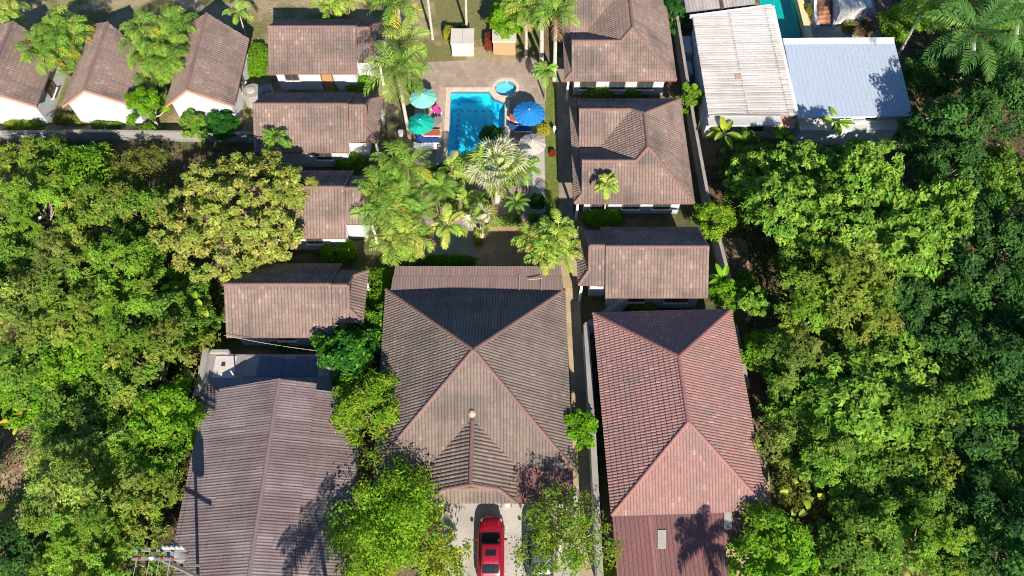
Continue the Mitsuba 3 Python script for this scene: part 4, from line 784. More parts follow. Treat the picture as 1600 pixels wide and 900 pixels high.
# prototypes have crown radius 2.6 m and a top near 5.5 m
FINE, BROAD, ROS = (.24, .085), (.30, .16), (.42, .19)
for i, (pal, nc, per, lf, st) in enumerate([('fine', 30, 420, FINE, 'flat'), ('fresh', 26, 640, (.17, .06), 'round'), ('fine', 44, 260, (.27, .09), 'round'), ('feather', 24, 640, (.17, .055), 'flat'), ('fresh', 34, 360, FINE, 'flat'), ('feather', 40, 300, (.22, .075), 'round')]):
    tree_proto(f'proto_fine_{i}', 100 + i, 2.6, [2.6, 3.4, 3.0, 2.8, 2.4, 3.6][i], 2.6, pal, nc, per, lf, st, accent=('olive', .10))
for i in range(3): tree_proto(f'proto_mid_{i}', 120 + i, 2.6, 3.2, 2.4, 'mid', 46, 150, BROAD, accent=('fine', .2))
for i in range(4): tree_proto(f'proto_cluster_{i}', 140 + i, 2.6, 3.2, 2.6, 'cluster', 190, 34, ROS, 'rosette', accent=('mid', .15), mat_='leaf_gloss')
for i in range(3): tree_proto(f'proto_dark_{i}', 160 + i, 2.6, 3.4, 2.6, 'dark', 60, 120, BROAD, accent=('mid', .06))
for i in range(2): tree_proto(f'proto_bright_{i}', 180 + i, 2.6, 3.0, 2.2, 'bright', 80, 90, (.32, .16), accent=('fine', .2))
for i in range(2): tree_proto(f'proto_olive_{i}', 190 + i, 2.6, 3.0, 2.4, 'olive', 70, 70, FINE, accent=('brown', .12), gap=.5)
NPROTO = {'fine': 6, 'mid': 3, 'cluster': 4, 'dark': 3, 'bright': 2, 'olive': 2}
_cnt = {}
def plant(name, proto, x, y, s, sz, rz, label, cat, group=None, z=0.0):
    k = thing(name, label, cat, group)
    scene[k] = {'type': 'instance', 'to_world': T4().translate([float(x), float(y), float(z)]) @ T4().rotate([0, 0, 1], float(rz)) @ T4().scale([float(s), float(s), float(sz)]), 'shape': {'type': 'ref', 'id': proto}}
    return k
trng = np.random.default_rng(77)
def jungle(px, py, rpx, kind, ztop, label, group=None):
    c = at(px, py, ztop * .72); rpx *= trng.uniform(.88, 1.2); ztop *= trng.uniform(.88, 1.15); s = rpx / 1233.0 * (52 - ztop * .7) * 1.12 / 2.6; i = _cnt[kind] = _cnt.get(kind, -1) + 1
    plant('jungle_tree', f'proto_{kind}_{i % NPROTO[kind]}', c[0], c[1], s, ztop / 5.6, trng.uniform(0, 360), label, 'tree', group)
LW, RW = 'trees of the left woods', 'trees of the right woods'
left = [
 (25, 262, 52, 'fine', 5.2, 'feathery light green tree at the left edge just below the grey wall'), (120, 268, 60, 'bright', 5.0, 'bright broad-leaved tree below the middle white cottage'), (195, 262, 42, 'olive', 4.2, 'thin olive brown tree below the grey wall, left of the yellowish tree'),
 (60, 325, 62, 'fine', 5.6, 'soft feathery tree second from the left edge below the wall'), (150, 335, 64, 'fine', 5.4, 'feathery tree in the middle of the upper left woods'), (212, 322, 44, 'mid', 4.4, 'mid green tree near the upper left of the yellowish round tree'),
 (20, 400, 52, 'mid', 4.6, 'mid green tree at the left edge beside the dark gap'), (100, 410, 62, 'fine', 5.6, 'soft green tree above the white-leaved gap in the left woods'), (175, 415, 66, 'fine', 5.9, 'large feathery tree in the centre of the left woods'), (222, 402, 48, 'mid', 4.2, 'mid green tree directly left of the yellowish round tree'),
 (290, 455, 44, 'mid', 3.2, 'low green tree under the lower left side of the yellowish tree'), (30, 480, 56, 'fine', 5.0, 'yellow-green feathery tree on the left edge at half height'), (110, 490, 66, 'fine', 5.8, 'wide feathery tree left of centre in the left woods'), (190, 490, 62, 'fine', 5.6, 'pale feathery tree left of the lower bungalow'),
 (262, 492, 50, 'mid', 4.4, 'mid green tree nearest the lower left bungalow'), (50, 560, 56, 'mid', 4.8, 'mid green tree above the dark hollow at the left edge'), (125, 560, 58, 'bright', 4.6, 'bright green tree with slender leaves in the left woods'), (235, 572, 60, 'fine', 5.2, 'round bright feathery tree left of the flat grey annex'),
 (305, 540, 32, 'olive', 3.0, 'olive shrubby tree beside the parapet of the flat annex'), (45, 600, 42, 'bright', 4.0, 'bright tree above the bare brown patch on the left'), (112, 650, 50, 'mid', 4.8, 'deep green tree right of the bare brown patch'), (175, 650, 44, 'mid', 4.0, 'mid green tree beside the white-leaved plants'),
 (262, 655, 50, 'bright', 4.4, 'bright leafy tree touching the left eave of the long purple roof'), (120, 705, 52, 'fine', 5.4, 'feathery tree just right of the bare brown patch'), (180, 720, 62, 'fine', 5.6, 'feathery tree left of the utility pole shadow'), (130, 775, 66, 'fine', 6.0, 'large feathery tree in the lower left woods'),
 (205, 790, 58, 'fine', 5.4, 'feathery tree directly above the crossarms'), (255, 745, 34, 'olive', 3.0, 'olive thicket tree by the left eave near the pole'), (20, 880, 46, 'dark', 3.0, 'low dark tree in the bottom left corner'), (130, 850, 60, 'fine', 5.8, 'feathery tree near the bottom left'), (195, 880, 50, 'fine', 5.2, 'feathery tree below the crossarms at the bottom edge'),
 (-60, 300, 60, 'fine', 5.4, 'tree beyond the left edge below the wall'), (-60, 480, 60, 'mid', 5.6, 'tree beyond the left edge at half height'), (-110, 760, 60, 'mid', 5.6, 'tree beyond the lower left edge'), (120, 960, 70, 'fine', 6.0, 'tree beyond the bottom left edge'),
 (75, 235, 34, 'mid', 3.6, 'small mid green tree against the grey wall'), (235, 245, 30, 'olive', 3.0, 'small brownish tree against the grey wall'), (320, 500, 30, 'mid', 2.6, 'small green tree at the left eave of the lower bungalow'), (180, 580, 40, 'mid', 3.4, 'low tree in the hollow left of the round feathery tree'),
]
right = [
 (1185, 268, 52, 'cluster', 5.6, 'leafy bright tree right of the dark boundary wall'), (1262, 262, 60, 'cluster', 6.2, 'bright leafy tree below the banana plants'), (1345, 285, 66, 'cluster', 6.8, 'tall bright leafy tree below the compound wall'), (1225, 325, 60, 'cluster', 6.2, 'bright leafy tree right of the bright yellow-green shrub'), (1305, 340, 66, 'cluster', 6.6, 'bright clustered tree in the middle of the upper right woods'),
 (1395, 340, 66, 'cluster', 7.0, 'broad sunlit tree in the upper right woods'), (1465, 335, 52, 'cluster', 6.6, 'sunlit tree at the shade line of the upper right woods'), (1420, 385, 56, 'cluster', 6.4, 'sunlit leafy tree above the dark hollow on the right'), (1340, 400, 62, 'fine', 6.2, 'lime feathery tree among the bright leafy trees on the right'), (1255, 395, 46, 'mid', 4.6, 'mid green tree beside the brown clearing'),
 (1295, 455, 62, 'fine', 6.2, 'large lime feathery tree in the centre of the right woods'), (1255, 500, 46, 'fine', 5.4, 'lime feathery tree right of the small yellowish tree'), (1340, 490, 48, 'fine', 5.6, 'feathery tree at the edge of the central dark hollow'), (1215, 550, 36, 'mid', 3.8, 'mid green tree right of the low pale wall'), (1260, 565, 46, 'fine', 5.0, 'feathery sunlit tree right of the red house'),
 (1190, 545, 26, 'bright', 3.0, 'small bright tree touching the red house at its upper right'), (1340, 560, 52, 'mid', 4.4, 'mid green tree in the hollow right of the red house'), (1400, 575, 52, 'cluster', 5.0, 'leafy sunlit tree in the middle right'), (1255, 640, 48, 'fine', 4.8, 'feathery tree right of the middle of the red house'), (1335, 640, 58, 'cluster', 5.4, 'leafy sunlit tree in the lower middle of the right woods'),
 (1430, 650, 58, 'mid', 5.0, 'leafy tree on the sunny side of the right shade'), (1215, 690, 32, 'fine', 3.6, 'narrow feathery tree beside the red roof'), (1290, 710, 52, 'mid', 4.4, 'mid green tree above the big-leaved plants'), (1375, 725, 52, 'mid', 4.6, 'mid green leafy tree above the dark pit in the lower right'), (1450, 735, 44, 'fine', 4.8, 'feathery tree right of the dark pit'),
 (1210, 862, 48, 'bright', 4.4, 'bright green tree right of the maroon annex roof'), (1360, 830, 56, 'mid', 4.2, 'mid green tree right of the big-leaved plants'), (1455, 850, 62, 'fine', 5.4, 'pale feathery tree near the bottom right'), (1330, 890, 48, 'mid', 3.6, 'low leafy tree at the bottom edge on the right'), (1225, 600, 34, 'mid', 3.4, 'small tree against the right side of the red house'),
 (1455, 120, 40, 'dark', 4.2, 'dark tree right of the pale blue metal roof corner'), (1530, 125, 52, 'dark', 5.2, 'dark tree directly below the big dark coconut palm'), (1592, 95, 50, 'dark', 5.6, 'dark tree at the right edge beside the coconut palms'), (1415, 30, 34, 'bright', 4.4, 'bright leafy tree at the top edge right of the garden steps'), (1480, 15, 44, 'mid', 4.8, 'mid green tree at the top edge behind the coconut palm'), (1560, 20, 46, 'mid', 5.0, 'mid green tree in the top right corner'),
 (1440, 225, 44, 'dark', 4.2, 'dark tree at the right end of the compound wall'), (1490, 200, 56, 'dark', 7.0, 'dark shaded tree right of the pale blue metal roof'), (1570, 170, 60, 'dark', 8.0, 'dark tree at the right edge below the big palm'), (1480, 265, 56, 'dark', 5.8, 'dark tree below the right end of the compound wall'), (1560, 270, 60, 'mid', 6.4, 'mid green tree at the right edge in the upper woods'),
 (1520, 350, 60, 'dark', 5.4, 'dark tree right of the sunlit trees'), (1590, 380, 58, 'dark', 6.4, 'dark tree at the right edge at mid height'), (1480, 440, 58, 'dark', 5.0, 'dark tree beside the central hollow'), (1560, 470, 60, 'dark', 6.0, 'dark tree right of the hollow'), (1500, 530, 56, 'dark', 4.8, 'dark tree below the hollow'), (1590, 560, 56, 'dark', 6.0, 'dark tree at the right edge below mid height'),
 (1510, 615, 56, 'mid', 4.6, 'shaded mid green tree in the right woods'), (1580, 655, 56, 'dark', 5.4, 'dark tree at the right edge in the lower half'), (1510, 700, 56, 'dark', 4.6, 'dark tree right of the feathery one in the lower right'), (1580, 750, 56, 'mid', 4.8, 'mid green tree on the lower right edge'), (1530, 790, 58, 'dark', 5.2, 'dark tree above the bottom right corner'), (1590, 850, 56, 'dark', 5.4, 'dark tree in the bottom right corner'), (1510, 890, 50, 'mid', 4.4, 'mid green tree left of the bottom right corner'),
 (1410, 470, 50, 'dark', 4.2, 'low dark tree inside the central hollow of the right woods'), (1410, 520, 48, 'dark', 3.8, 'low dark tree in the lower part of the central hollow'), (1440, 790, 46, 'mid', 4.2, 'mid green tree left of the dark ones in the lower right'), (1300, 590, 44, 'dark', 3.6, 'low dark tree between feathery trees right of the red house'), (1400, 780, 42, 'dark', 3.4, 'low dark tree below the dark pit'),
 (1195, 238, 26, 'mid', 2.6, 'mid green bushy tree against the compound wall'), (1325, 240, 24, 'mid', 2.4, 'bushy tree against the middle of the compound wall'), (1160, 225, 24, 'mid', 2.6, 'bushy tree at the left end of the compound wall'), (1250, 760, 40, 'olive', 2.6, 'thin olive tree right of the red house corner'), (1180, 250, 30, 'mid', 3.4, 'mid green tree near the left banana plant'),
]
for a in left: jungle(*a, LW)
for a in right: jungle(*a, RW)
# taller trees just outside the frame to the south-east, whose shade reaches the right woods
for i, (x, y, s, zt) in enumerate([(39, 12, 1.5, 10), (43, 24, 1.6, 10), (36, 3, 1.5, 10)]):
    plant('jungle_tree', f'proto_dark_{i % 3}', x, y, s, zt / 5.6, 60 * i, ['nearest tall dark tree beyond the lower right edge', 'tall dark tree beyond the middle of the right edge', 'tall dark tree beyond the bottom right corner', 'farthest tall dark tree beyond the upper right edge', 'tall dark tree below the bottom edge on the right'][i], 'tree', 'tall trees beyond the right edge')
# ---- garden trees and shrubs, each of its own kind
def own_tree(name, label, cat, px, py, zc, R, Hc, z0, pal, nclump, per, leaf, seed, style='round', bark='bark', r=.14, accent=None, mat_='leaf', nl=8, gap=0.0, group=None, lobes=0):
    c = at(px, py, zc); (v, f, col), C, rng = crown_mesh(seed, R, Hc, z0, pal, nclump, per, leaf, style, accent, gap, lobes); k = thing(name, label, cat, group)
    part(k, 'trunk', (lambda m: (np.array(m.vertices) + [c[0], c[1], 0], m.faces))(limb_mesh(z0, Hc, R, C, rng, r, nl).mesh()), bark, 45); part(k, 'crown', (v + [c[0], c[1], 0], f), mat_, color=col); return k
own_tree('garden_tree', 'large round yellowish tree beside the bungalows on the left', 'tree', 372, 330, 4.5, 5.3, 4.2, 2.6, 'yellow', 560, 46, (.34, .16), 201, 'rosette', r=.26, accent=('olive', .2), nl=14)
own_tree('garden_tree', 'rounded dark green tree with glossy leaves left of the central hall', 'tree', 546, 550, 3.2, 2.15, 3.0, 1.8, 'deep', 46, 150, (.30, .17), 202, accent=('bright', .22))
own_tree('garden_tree', 'yellow-green star shaped tree against the left eave of the central hall', 'tree', 581, 642, 3.2, 2.5, 2.8, 2.2, 'lime', 56, 130, (.34, .10), 203, accent=('bright', .45))
own_tree('garden_tree', 'big light leafed tree left of the driveway with branches showing', 'tree', 612, 803, 4.2, 3.4, 3.6, 2.4, 'bright', 100, 120, (.24, .11), 204, accent=('lime', .25), nl=18, gap=.5, r=.13, lobes=8)
own_tree('garden_tree', 'yellowish feathery tree at the bottom edge left of the red car', 'tree', 655, 880, 3.4, 2.9, 2.6, 1.8, 'lime', 70, 100, FINE, 205, accent=('gold', .25))
own_tree('garden_tree', 'sparse tree with bare pale branches right of the red car', 'tree', 880, 835, 4.2, 2.9, 3.0, 2.6, 'olive', 90, 80, (.22, .09), 206, bark='bark_pale', accent=('bright', .45), nl=24, gap=.55, r=.11, lobes=8)
own_tree('garden_tree', 'round bright green small tree between the path wall and the central hall', 'tree', 902, 665, 2.6, 1.25, 2.0, 1.4, 'bright', 40, 90, (.24, .13), 207)
own_tree('garden_tree', 'bright yellow-green shrub tree beside the boundary wall right of the hipped bungalow', 'tree', 1118, 338, 2.4, 1.55, 2.2, 1.0, 'bright', 48, 120, (.22, .10), 208, accent=('lime', .4))
own_tree('garden_tree', 'bright shrub tree between the hipped bungalows and the pale sheet roof', 'tree', 1080, 150, 2.2, 1.05, 2.4, .9, 'bright', 36, 90, (.22, .10), 209, accent=('lime', .3))
own_tree('garden_tree', 'small round light tree at the upper right corner of the red house', 'tree', 1185, 470, 3.0, 1.2, 1.8, 1.8, 'cluster', 46, 60, (.26, .14), 210, 'rosette', bark='bark_pale')
own_tree('garden_tree', 'wispy shrub tree just above the red house corner', 'tree', 1140, 455, 2.4, 1.2, 1.8, 1.0, 'bright', 34, 60, (.28, .10), 211, bark='bark_pale', gap=.5)
own_tree('garden_tree', 'grey-green rounded tree at the top right of the hipped bungalows', 'tree', 1056, 12, 2.6, 1.25, 2.4, 1.0, 'deep', 40, 110, (.22, .09), 212)
own_tree('garden_tree', 'slender light green tree right of the middle white cottage', 'tree', 224, 160, 3.2, 1.5, 3.0, 1.4, 'bright', 46, 90, (.28, .10), 213, bark='bark_pale')
own_tree('garden_tree', 'light green bush tree at the front of the right white cottage', 'tree', 300, 190, 1.8, 1.15, 1.8, .6, 'cluster', 40, 80, (.24, .12), 214)
own_tree('garden_tree', 'blue-green shaded bush tree right of the light green bush', 'tree', 346, 190, 1.8, 1.35, 1.9, .6, 'deep', 46, 80, (.24, .12), 215)
own_tree('garden_tree', 'bright leafy tree above the lawn at the top centre', 'tree', 800, 18, 3.0, 1.9, 2.6, 1.2, 'bright', 60, 100, (.26, .13), 216, accent=('lime', .25))
own_tree('garden_tree', 'dark leafy bush leaning over the pool edge', 'tree', 770, 214, 1.2, 1.0, 1.9, .3, 'dark', 46, 90, (.26, .15), 217, mat_='leaf_gloss')
own_tree('garden_tree', 'dark green leafy plant between the areca palms and the pool', 'tree', 690, 268, 1.5, 1.0, 1.6, .5, 'deep', 34, 60, (.40, .16), 218)
own_tree('garden_tree', 'deep green glossy shrub tree above the yellow-green palms by the path', 'tree', 856, 350, 2.0, 1.3, 2.0, .7, 'deep', 44, 90, (.24, .14), 219, accent=('bright', .35))
own_tree('garden_tree', 'shrub tree with mid green leaves along the left eave of the central hall', 'tree', 590, 500, 2.2, 1.5, 2.0, .8, 'bright', 50, 90, (.26, .12), 220, accent=('mid', .3))
def shrub(name, label, cat, px, py, rx, ry, h, pal, seed, leaf=(.15, .06), n=1600, cone=False, accent=None, ang=0.0):
    """a clipped mound: leaves over a superellipsoid"""
    rng = np.random.default_rng(seed); c = at(px, py, h * .6); d = unit(rng.normal(0, 1, (n, 3))); d[:, 2] = np.abs(d[:, 2]); e = np.sign(d) * np.abs(d) ** .75
    rad = .82 + .28 * meshkit.noise(d * 3.2 + seed, seed) + rng.uniform(-.12, .06, n); P = e * [rx, ry, h] * rad[:, None]; P = P @ rot(ang).T
    col = pick(pal, n, rng, .16)
    if accent: a = rng.uniform(0, 1, n) < accent[1]; col[a] = pick(accent[0], a.sum(), rng)
    v, f, cc = leaves(P, unit(d), leaf[0] * rng.uniform(.7, 1.3, n), leaf[1] * rng.uniform(.7, 1.3, n), rng, col, up=.45, rand=.6)
    k = thing(name, label, cat); part(k, 'foliage', (v + [c[0], c[1], 0], f), 'leaf', color=cc); mb = MB()
    for i in range(5): a = i * 1.257; mb.tube([(c[0] + .05 * math.cos(a), c[1] + .05 * math.sin(a), -.05), (c[0] + rx * .6 * math.cos(a), c[1] + ry * .6 * math.sin(a), h * .75)], [.03, .012], 5)
    part(k, 'stem', mb, 'bark'); return k
for a in [('bright green clipped shrub between the right white cottage and the upper bungalow', 400, 90, .95, 1.9, 1.3, 'bright', 301, 3000), ('bright green fan of foliage below the upper left bungalow', 562, 128, 1.5, .7, 1.0, 'bright', 302, 2400), ('lime leafy plant at the front wall of the upper left bungalow', 522, 129, .6, .5, .9, 'lime', 303, 700),
          ('rounded bright shrub right of the second bungalow front', 545, 249, 1.25, .8, 1.1, 'bright', 304, 2400), ('rounded bright shrub at the front of the half hidden bungalow', 527, 388, 1.45, .95, 1.1, 'bright', 305, 2800), ('long bright bush in front of the lower hipped bungalow', 942, 336, 1.6, .8, 1.0, 'bright', 306, 2400),
          ('leafy hedge with light tips left of the canopy roof', 582, 455, 1.5, 2.2, 1.6, 'bright', 307, 4200), ('spiky bright foliage in front of the upper hipped bungalow', 935, 140, 1.4, .6, 1.0, 'lime', 308, 1600), ('small bright shrub right of the spiky foliage at the upper hipped bungalow', 990, 143, .7, .5, .8, 'bright', 309, 900),
          ('dim shrub behind the gable bungalow near the wall corner', 1004, 478, 1.1, .6, .9, 'bright', 310, 1300), ('pale yellow shrub left of the white lawn shed', 702, 50, .55, .55, 1.5, 'gold', 311, 900), ('red leaved plant beside the tan shed', 763, 62, .4, .7, 1.2, 'crimson', 312, 800), ('yellow leaved plant below the blue parasol', 848, 200, .55, .5, .8, 'gold', 313, 500),
          ('red flowering plant on the grass strip', 864, 238, .3, .25, .5, 'crimson', 314, 260), ('small yellow plant between the grey patio and brown courtyard', 748, 372, .35, .5, .7, 'gold', 315, 350), ('green hedge strip north of the canopy roof', 700, 405, 2.2, .4, .5, 'bright', 316, 2200), ('dim green shrub behind the lower left bungalow', 436, 533, .7, .5, .8, 'bright', 317, 800),
          ('low bright shrub below the small yellow tree at the red house', 1124, 452, .6, .5, .9, 'bright', 318, 800), ('dark shrub in the corner of the walkway right of the fan palm', 840, 312, .6, .6, 1.0, 'deep', 319, 900), ('yellowish grassy bush in front of the left white cottages', 112, 185, 1.6, .5, .7, 'olive', 320, 1500), ('green grassy bush in front of the left edge cottage', 35, 192, 1.7, .5, .7, 'lime', 321, 1500),
          ('green bush strip at the wall below the middle white cottage', 165, 192, 1.3, .5, .6, 'mid', 322, 1200), ('golden round bush near the end of the grey wall', 362, 214, .35, .35, .5, 'gold', 323, 300), ('green bush at the wall below the slender tree', 232, 204, .9, .6, 1.2, 'bright', 324, 1000), ('bright foliage at the bottom edge left of the yellowish tree', 560, 880, .9, .9, 1.2, 'bright', 325, 1000),
          ('leafy bush at the post below the maroon annex roof', 1130, 892, .7, .7, 1.3, 'bright', 326, 900), ('yellow bush at the foot of the path wall', 955, 885, .7, .5, .8, 'lime', 327, 700), ('dry grass mound in the garden beside the steps', 1345, 40, 1.2, 1.0, .7, 'brown', 328, 1200), ('green shrub in the terrace corner left of the garden steps', 1264, 14, .5, .7, .9, 'olive', 329, 600),
          ('olive shrub right of the garden steps', 1325, 35, .5, 1.0, .9, 'olive', 330, 700), ('low bright shrub at the top edge behind the upper bungalow', 525, 8, 1.2, .7, 1.4, 'lime', 331, 1500), ('dark leafy bush beside the silvery fan palm trunk', 752, 312, .8, .7, 1.1, 'deep', 334, 900), ('green bush between the large palm clump and the orange frond palm', 704, 322, .7, .9, 1.0, 'mid', 335, 900), ('low leafy bush at the top of the brown courtyard', 795, 342, .9, .5, .8, 'mid', 336, 800), ('dark bush under the lawn palm stem', 722, 45, .45, .45, .8, 'deep', 332, 500), ('leafy bush between the boundary wall and the bright trees, upper one', 1140, 262, .9, 1.0, 1.3, 'mid', 337, 1100), ('leafy bush at the lower end of the brown clearing', 1165, 440, .8, .8, 1.1, 'bright', 338, 900), ('dim bush right of the bright yellow-green shrub tree', 1172, 335, .9, 1.0, 1.4, 'mid', 339, 1100), ('wild bush beside the brown clearing at the boundary wall', 1150, 300, .8, .7, 1.2, 'mid', 333, 900)]:
    shrub('shrub', a[0], 'shrub', a[1], a[2], a[3], a[4], a[5], a[6], a[7], n=a[8], leaf=(.24, .075))
# ---- palms
def frond(rng, L, W, droop, pal, az, el, npair=22, lw=.07, ripple=.25):
    """a curved rachis with leaflets on both sides; returns verts, faces, colours around the origin"""
    n = npair + 4; t = np.linspace(0, 1, n); hx = np.cumsum(np.cos(el - droop * t ** 1.3)) / n * L; hz = np.cumsum(np.sin(el - droop * t ** 1.3)) / n * L
    ax = np.array([math.cos(az), math.sin(az), 0]); sd = np.array([-math.sin(az), math.cos(az), 0]); C = hx[:, None] * ax + hz[:, None] * [0, 0, 1.0] + (rng.normal(0, .05) * L * t ** 2)[:, None] * sd
    tg = unit(np.gradient(C, axis=0)); nrm = unit(np.cross(sd, tg)); nrm *= np.sign(nrm[:, 2:] + 1e-6); V, F, N = [], [], 0
    w = .035 * (1 - .8 * t); ring = np.stack([C - sd * w[:, None], C + nrm * w[:, None] * .8, C + sd * w[:, None]], 1)
    V.append(ring.reshape(-1, 3)); q = []
    for i in range(n - 1):
        for j in range(2): a = i * 3 + j; q += [[a, a + 1, a + 4], [a, a + 4, a + 3]]
    F.append(np.array(q)); N = n * 3; c0 = pick(pal, 1, rng, .08)[0]; cols = [np.tile(c0 * [1.3, 1.15, 1.1], (n * 3, 1))]
    i = np.arange(4, n); tt = (t[i] - t[4]) / (1 - t[4]); ll = W * np.sin(np.pi * (.12 + .80 * tt)) ** .8
    for s in (-1, 1):
        d = unit(tg[i] * (.45 + .5 * tt[:, None]) + s * sd * 1.0 + nrm[i] * ripple + rng.normal(0, .10, (len(i), 3))); tip = d - np.array([0, 0, .95]) ; tip = unit(tip)
        p0 = C[i]; p1 = p0 + d * ll[:, None] * .5; p2 = p1 + tip * ll[:, None] * .5; u = tg[i] * lw
        V.append(np.stack([p0 - u * .35, p0 + u * .35, p1 - u * .55, p1 + u * .55, p2], 1).reshape(-1, 3)); b = (np.arange(len(i)) * 5)[:, None] + N
        F.append(np.concatenate([b + [0, 1, 3], b + [0, 3, 2], b + [2, 3, 4]])); N += len(i) * 5; cols.append(np.repeat(np.clip(c0 * rng.normal(1, .20, (len(i), 1)), .004, .9), 5, 0))
    return np.vstack(V), np.vstack(F), np.vstack(cols)
def fronds_on(k, rng, top, n, L, W, pal, droop=1.5, el=(.1, 1.25), npair=20, lw=.075, old=None, ripple=.25):
    for i in range(n):
        az = i * 2.39996 + rng.uniform(-.25, .25); e = el[0] + (el[1] - el[0]) * (i + .5) / n + rng.uniform(-.1, .1); p = old if old and i < n * .18 else pal
        v, f, c = frond(rng, L * rng.uniform(.85, 1.1), W * rng.uniform(.85, 1.1), droop * rng.uniform(.8, 1.2), p, az, e, npair, lw, ripple); part(k, 'frond', (v + top, f), 'leaf_palm', color=c)
def palm(label, px, py, zt, n, L, W, pal, seed, base=None, r=.13, bark='bark_pale', old=None, droop=1.5, name='palm_tree', group=None, el=(.05, 1.25), lw=.055, shaft=True, npair=22):
    rng = np.random.default_rng(seed); top = at(px, py, zt); b = np.array([top[0] + rng.normal(0, .2), top[1] + rng.normal(0, .2), 0]) if base is None else np.array([*base[:2], 0.0])
    k = thing(name, label, 'palm', group); P = [lin(b, top, t) + [(b - top)[0] * .10 * math.sin(math.pi * t), 0, 0] for t in np.linspace(0, 1, 9)]; P[0] = P[0] - [0, 0, .2]
    part(k, 'trunk', MB().tube(P, np.linspace(r * 1.25, r * .8, 9), 9), bark, 45)
    if shaft: part(k, 'crown_shaft', MB().tube([top - [0, 0, .05], top + [0, 0, .35], top + [0, 0, .55]], [r * 1.1, r * .9, r * .4], 9), 'lawn_green', 45)
    fronds_on(k, rng, top + [0, 0, .4], n, L, W, pal, droop, el, npair=npair, old=old, lw=lw); return k
def clump_palm(label, px, py, zt, stems, spread, n, L, W, pal, seed, old='gold', lw=.085, name='areca_palm', droop=1.7, sx=1.0, sy=1.0, low=.6, sm='bark'):
    rng = np.random.default_rng(seed); c = at(px, py, zt * .85); k = thing(name, label, 'palm')
    for i in range(stems):
        a = i * 2.39996; rr = spread * math.sqrt((i + .5) / stems); t = np.array([c[0] + sx * rr * math.cos(a), c[1] + sy * rr * math.sin(a), zt * rng.uniform(low, 1.0)]); b = np.array([c[0] + sx * rr * .5 * math.cos(a), c[1] + sy * rr * .5 * math.sin(a), -.1])
        part(k, 'stem', MB().tube([b, lin(b, t, .5) * [1, 1, 1] + [0, 0, .1], t], [.07, .06, .05], 6), sm, 45)
        fronds_on(k, rng, t, n, L * rng.uniform(.85, 1.1), W, pal, droop, (.15, 1.35), 15, lw, old if rng.uniform() < .5 else None, .3)
palm('tall feathery palm between the upper bungalow and the mint parasol', 622, 118, 8.2, 19, 2.9, .95, 'palm', 401, base=at(640, 215, 0), old='olive', lw=.065)
palm('tall palm at the top edge left of the lawn trunks', 622, 12, 7.4, 16, 2.9, .9, 'palm', 402, base=at(632, 75, 0), old='gold', lw=.065)
palm('palm second from the top above the mint parasol', 632, 72, 6.6, 13, 2.4, .8, 'palmlime', 403, base=at(640, 120, 0), lw=.065)
palm('tall pale trunked palm left of the upper hipped bungalow', 868, 28, 7.6, 14, 2.3, .85, 'palm', 404, base=at(866, 125, 0), old='brown', r=.16, lw=.065)
palm('pale palm whose thick trunk stands right of the tan shed', 846, -14, 8.4, 14, 2.4, .8, 'palm', 405, base=at(846, 102, 0), r=.17, lw=.065)
palm('lush green palm above the tan shed', 822, 22, 5.6, 16, 2.3, .8, 'palmlime', 406, base=at(822, 88, 0), old='brown', lw=.065)
palm('small feathery palm on the grass strip right of the wading pool', 852, 118, 2.9, 11, 1.35, .5, 'palm', 407, r=.07, bark='bark', lw=.07)
palm('slim palm on the lawn whose crown is above the picture, left one', 664, -40, 8.0, 10, 2.0, .7, 'palm', 408, base=at(676, 61, 0), r=.10)
palm('slim white trunked palm on the lawn whose crown is above the picture', 728, -50, 8.0, 10, 2.0, .7, 'palm', 409, base=at(729, 46, 0), r=.10)
palm('small light palm in front of the lower hipped bungalow roof', 946, 294, 4.0, 9, 1.15, .5, 'palmlime', 410, base=at(944, 338, 0), r=.06, lw=.08, shaft=False)
palm('young light green palm beside the grey patio', 700, 358, 3.4, 9, 1.7, .6, 'palmlime', 411, base=at(698, 402, 0), r=.07, lw=.09)
palm('small palm behind the right white cottage at the top edge', 375, 25, 3.0, 9, 1.5, .5, 'palmlime', 412, r=.06)
palm('leafy palm on the left roof end of the second bungalow', 432, 222, 3.6, 11, 1.3, .55, 'palm', 413, r=.07)
palm('big dark coconut palm in the top right corner', 1520, 60, 9.0, 18, 4.4, 1.2, 'dark', 414, base=at(1500, 120, 0), r=.2, lw=.08, droop=1.3, npair=30)
palm('dark coconut palm at the right edge of the top', 1590, 30, 9.0, 16, 4.2, 1.2, 'dark', 415, base=at(1560, 100, 0), r=.2, lw=.08, droop=1.3, npair=30)
palm('bright palm at the top edge left of the dark coconut palm', 1440, 20, 6.5, 14, 2.4, .9, 'palm', 416, r=.12, lw=.07)
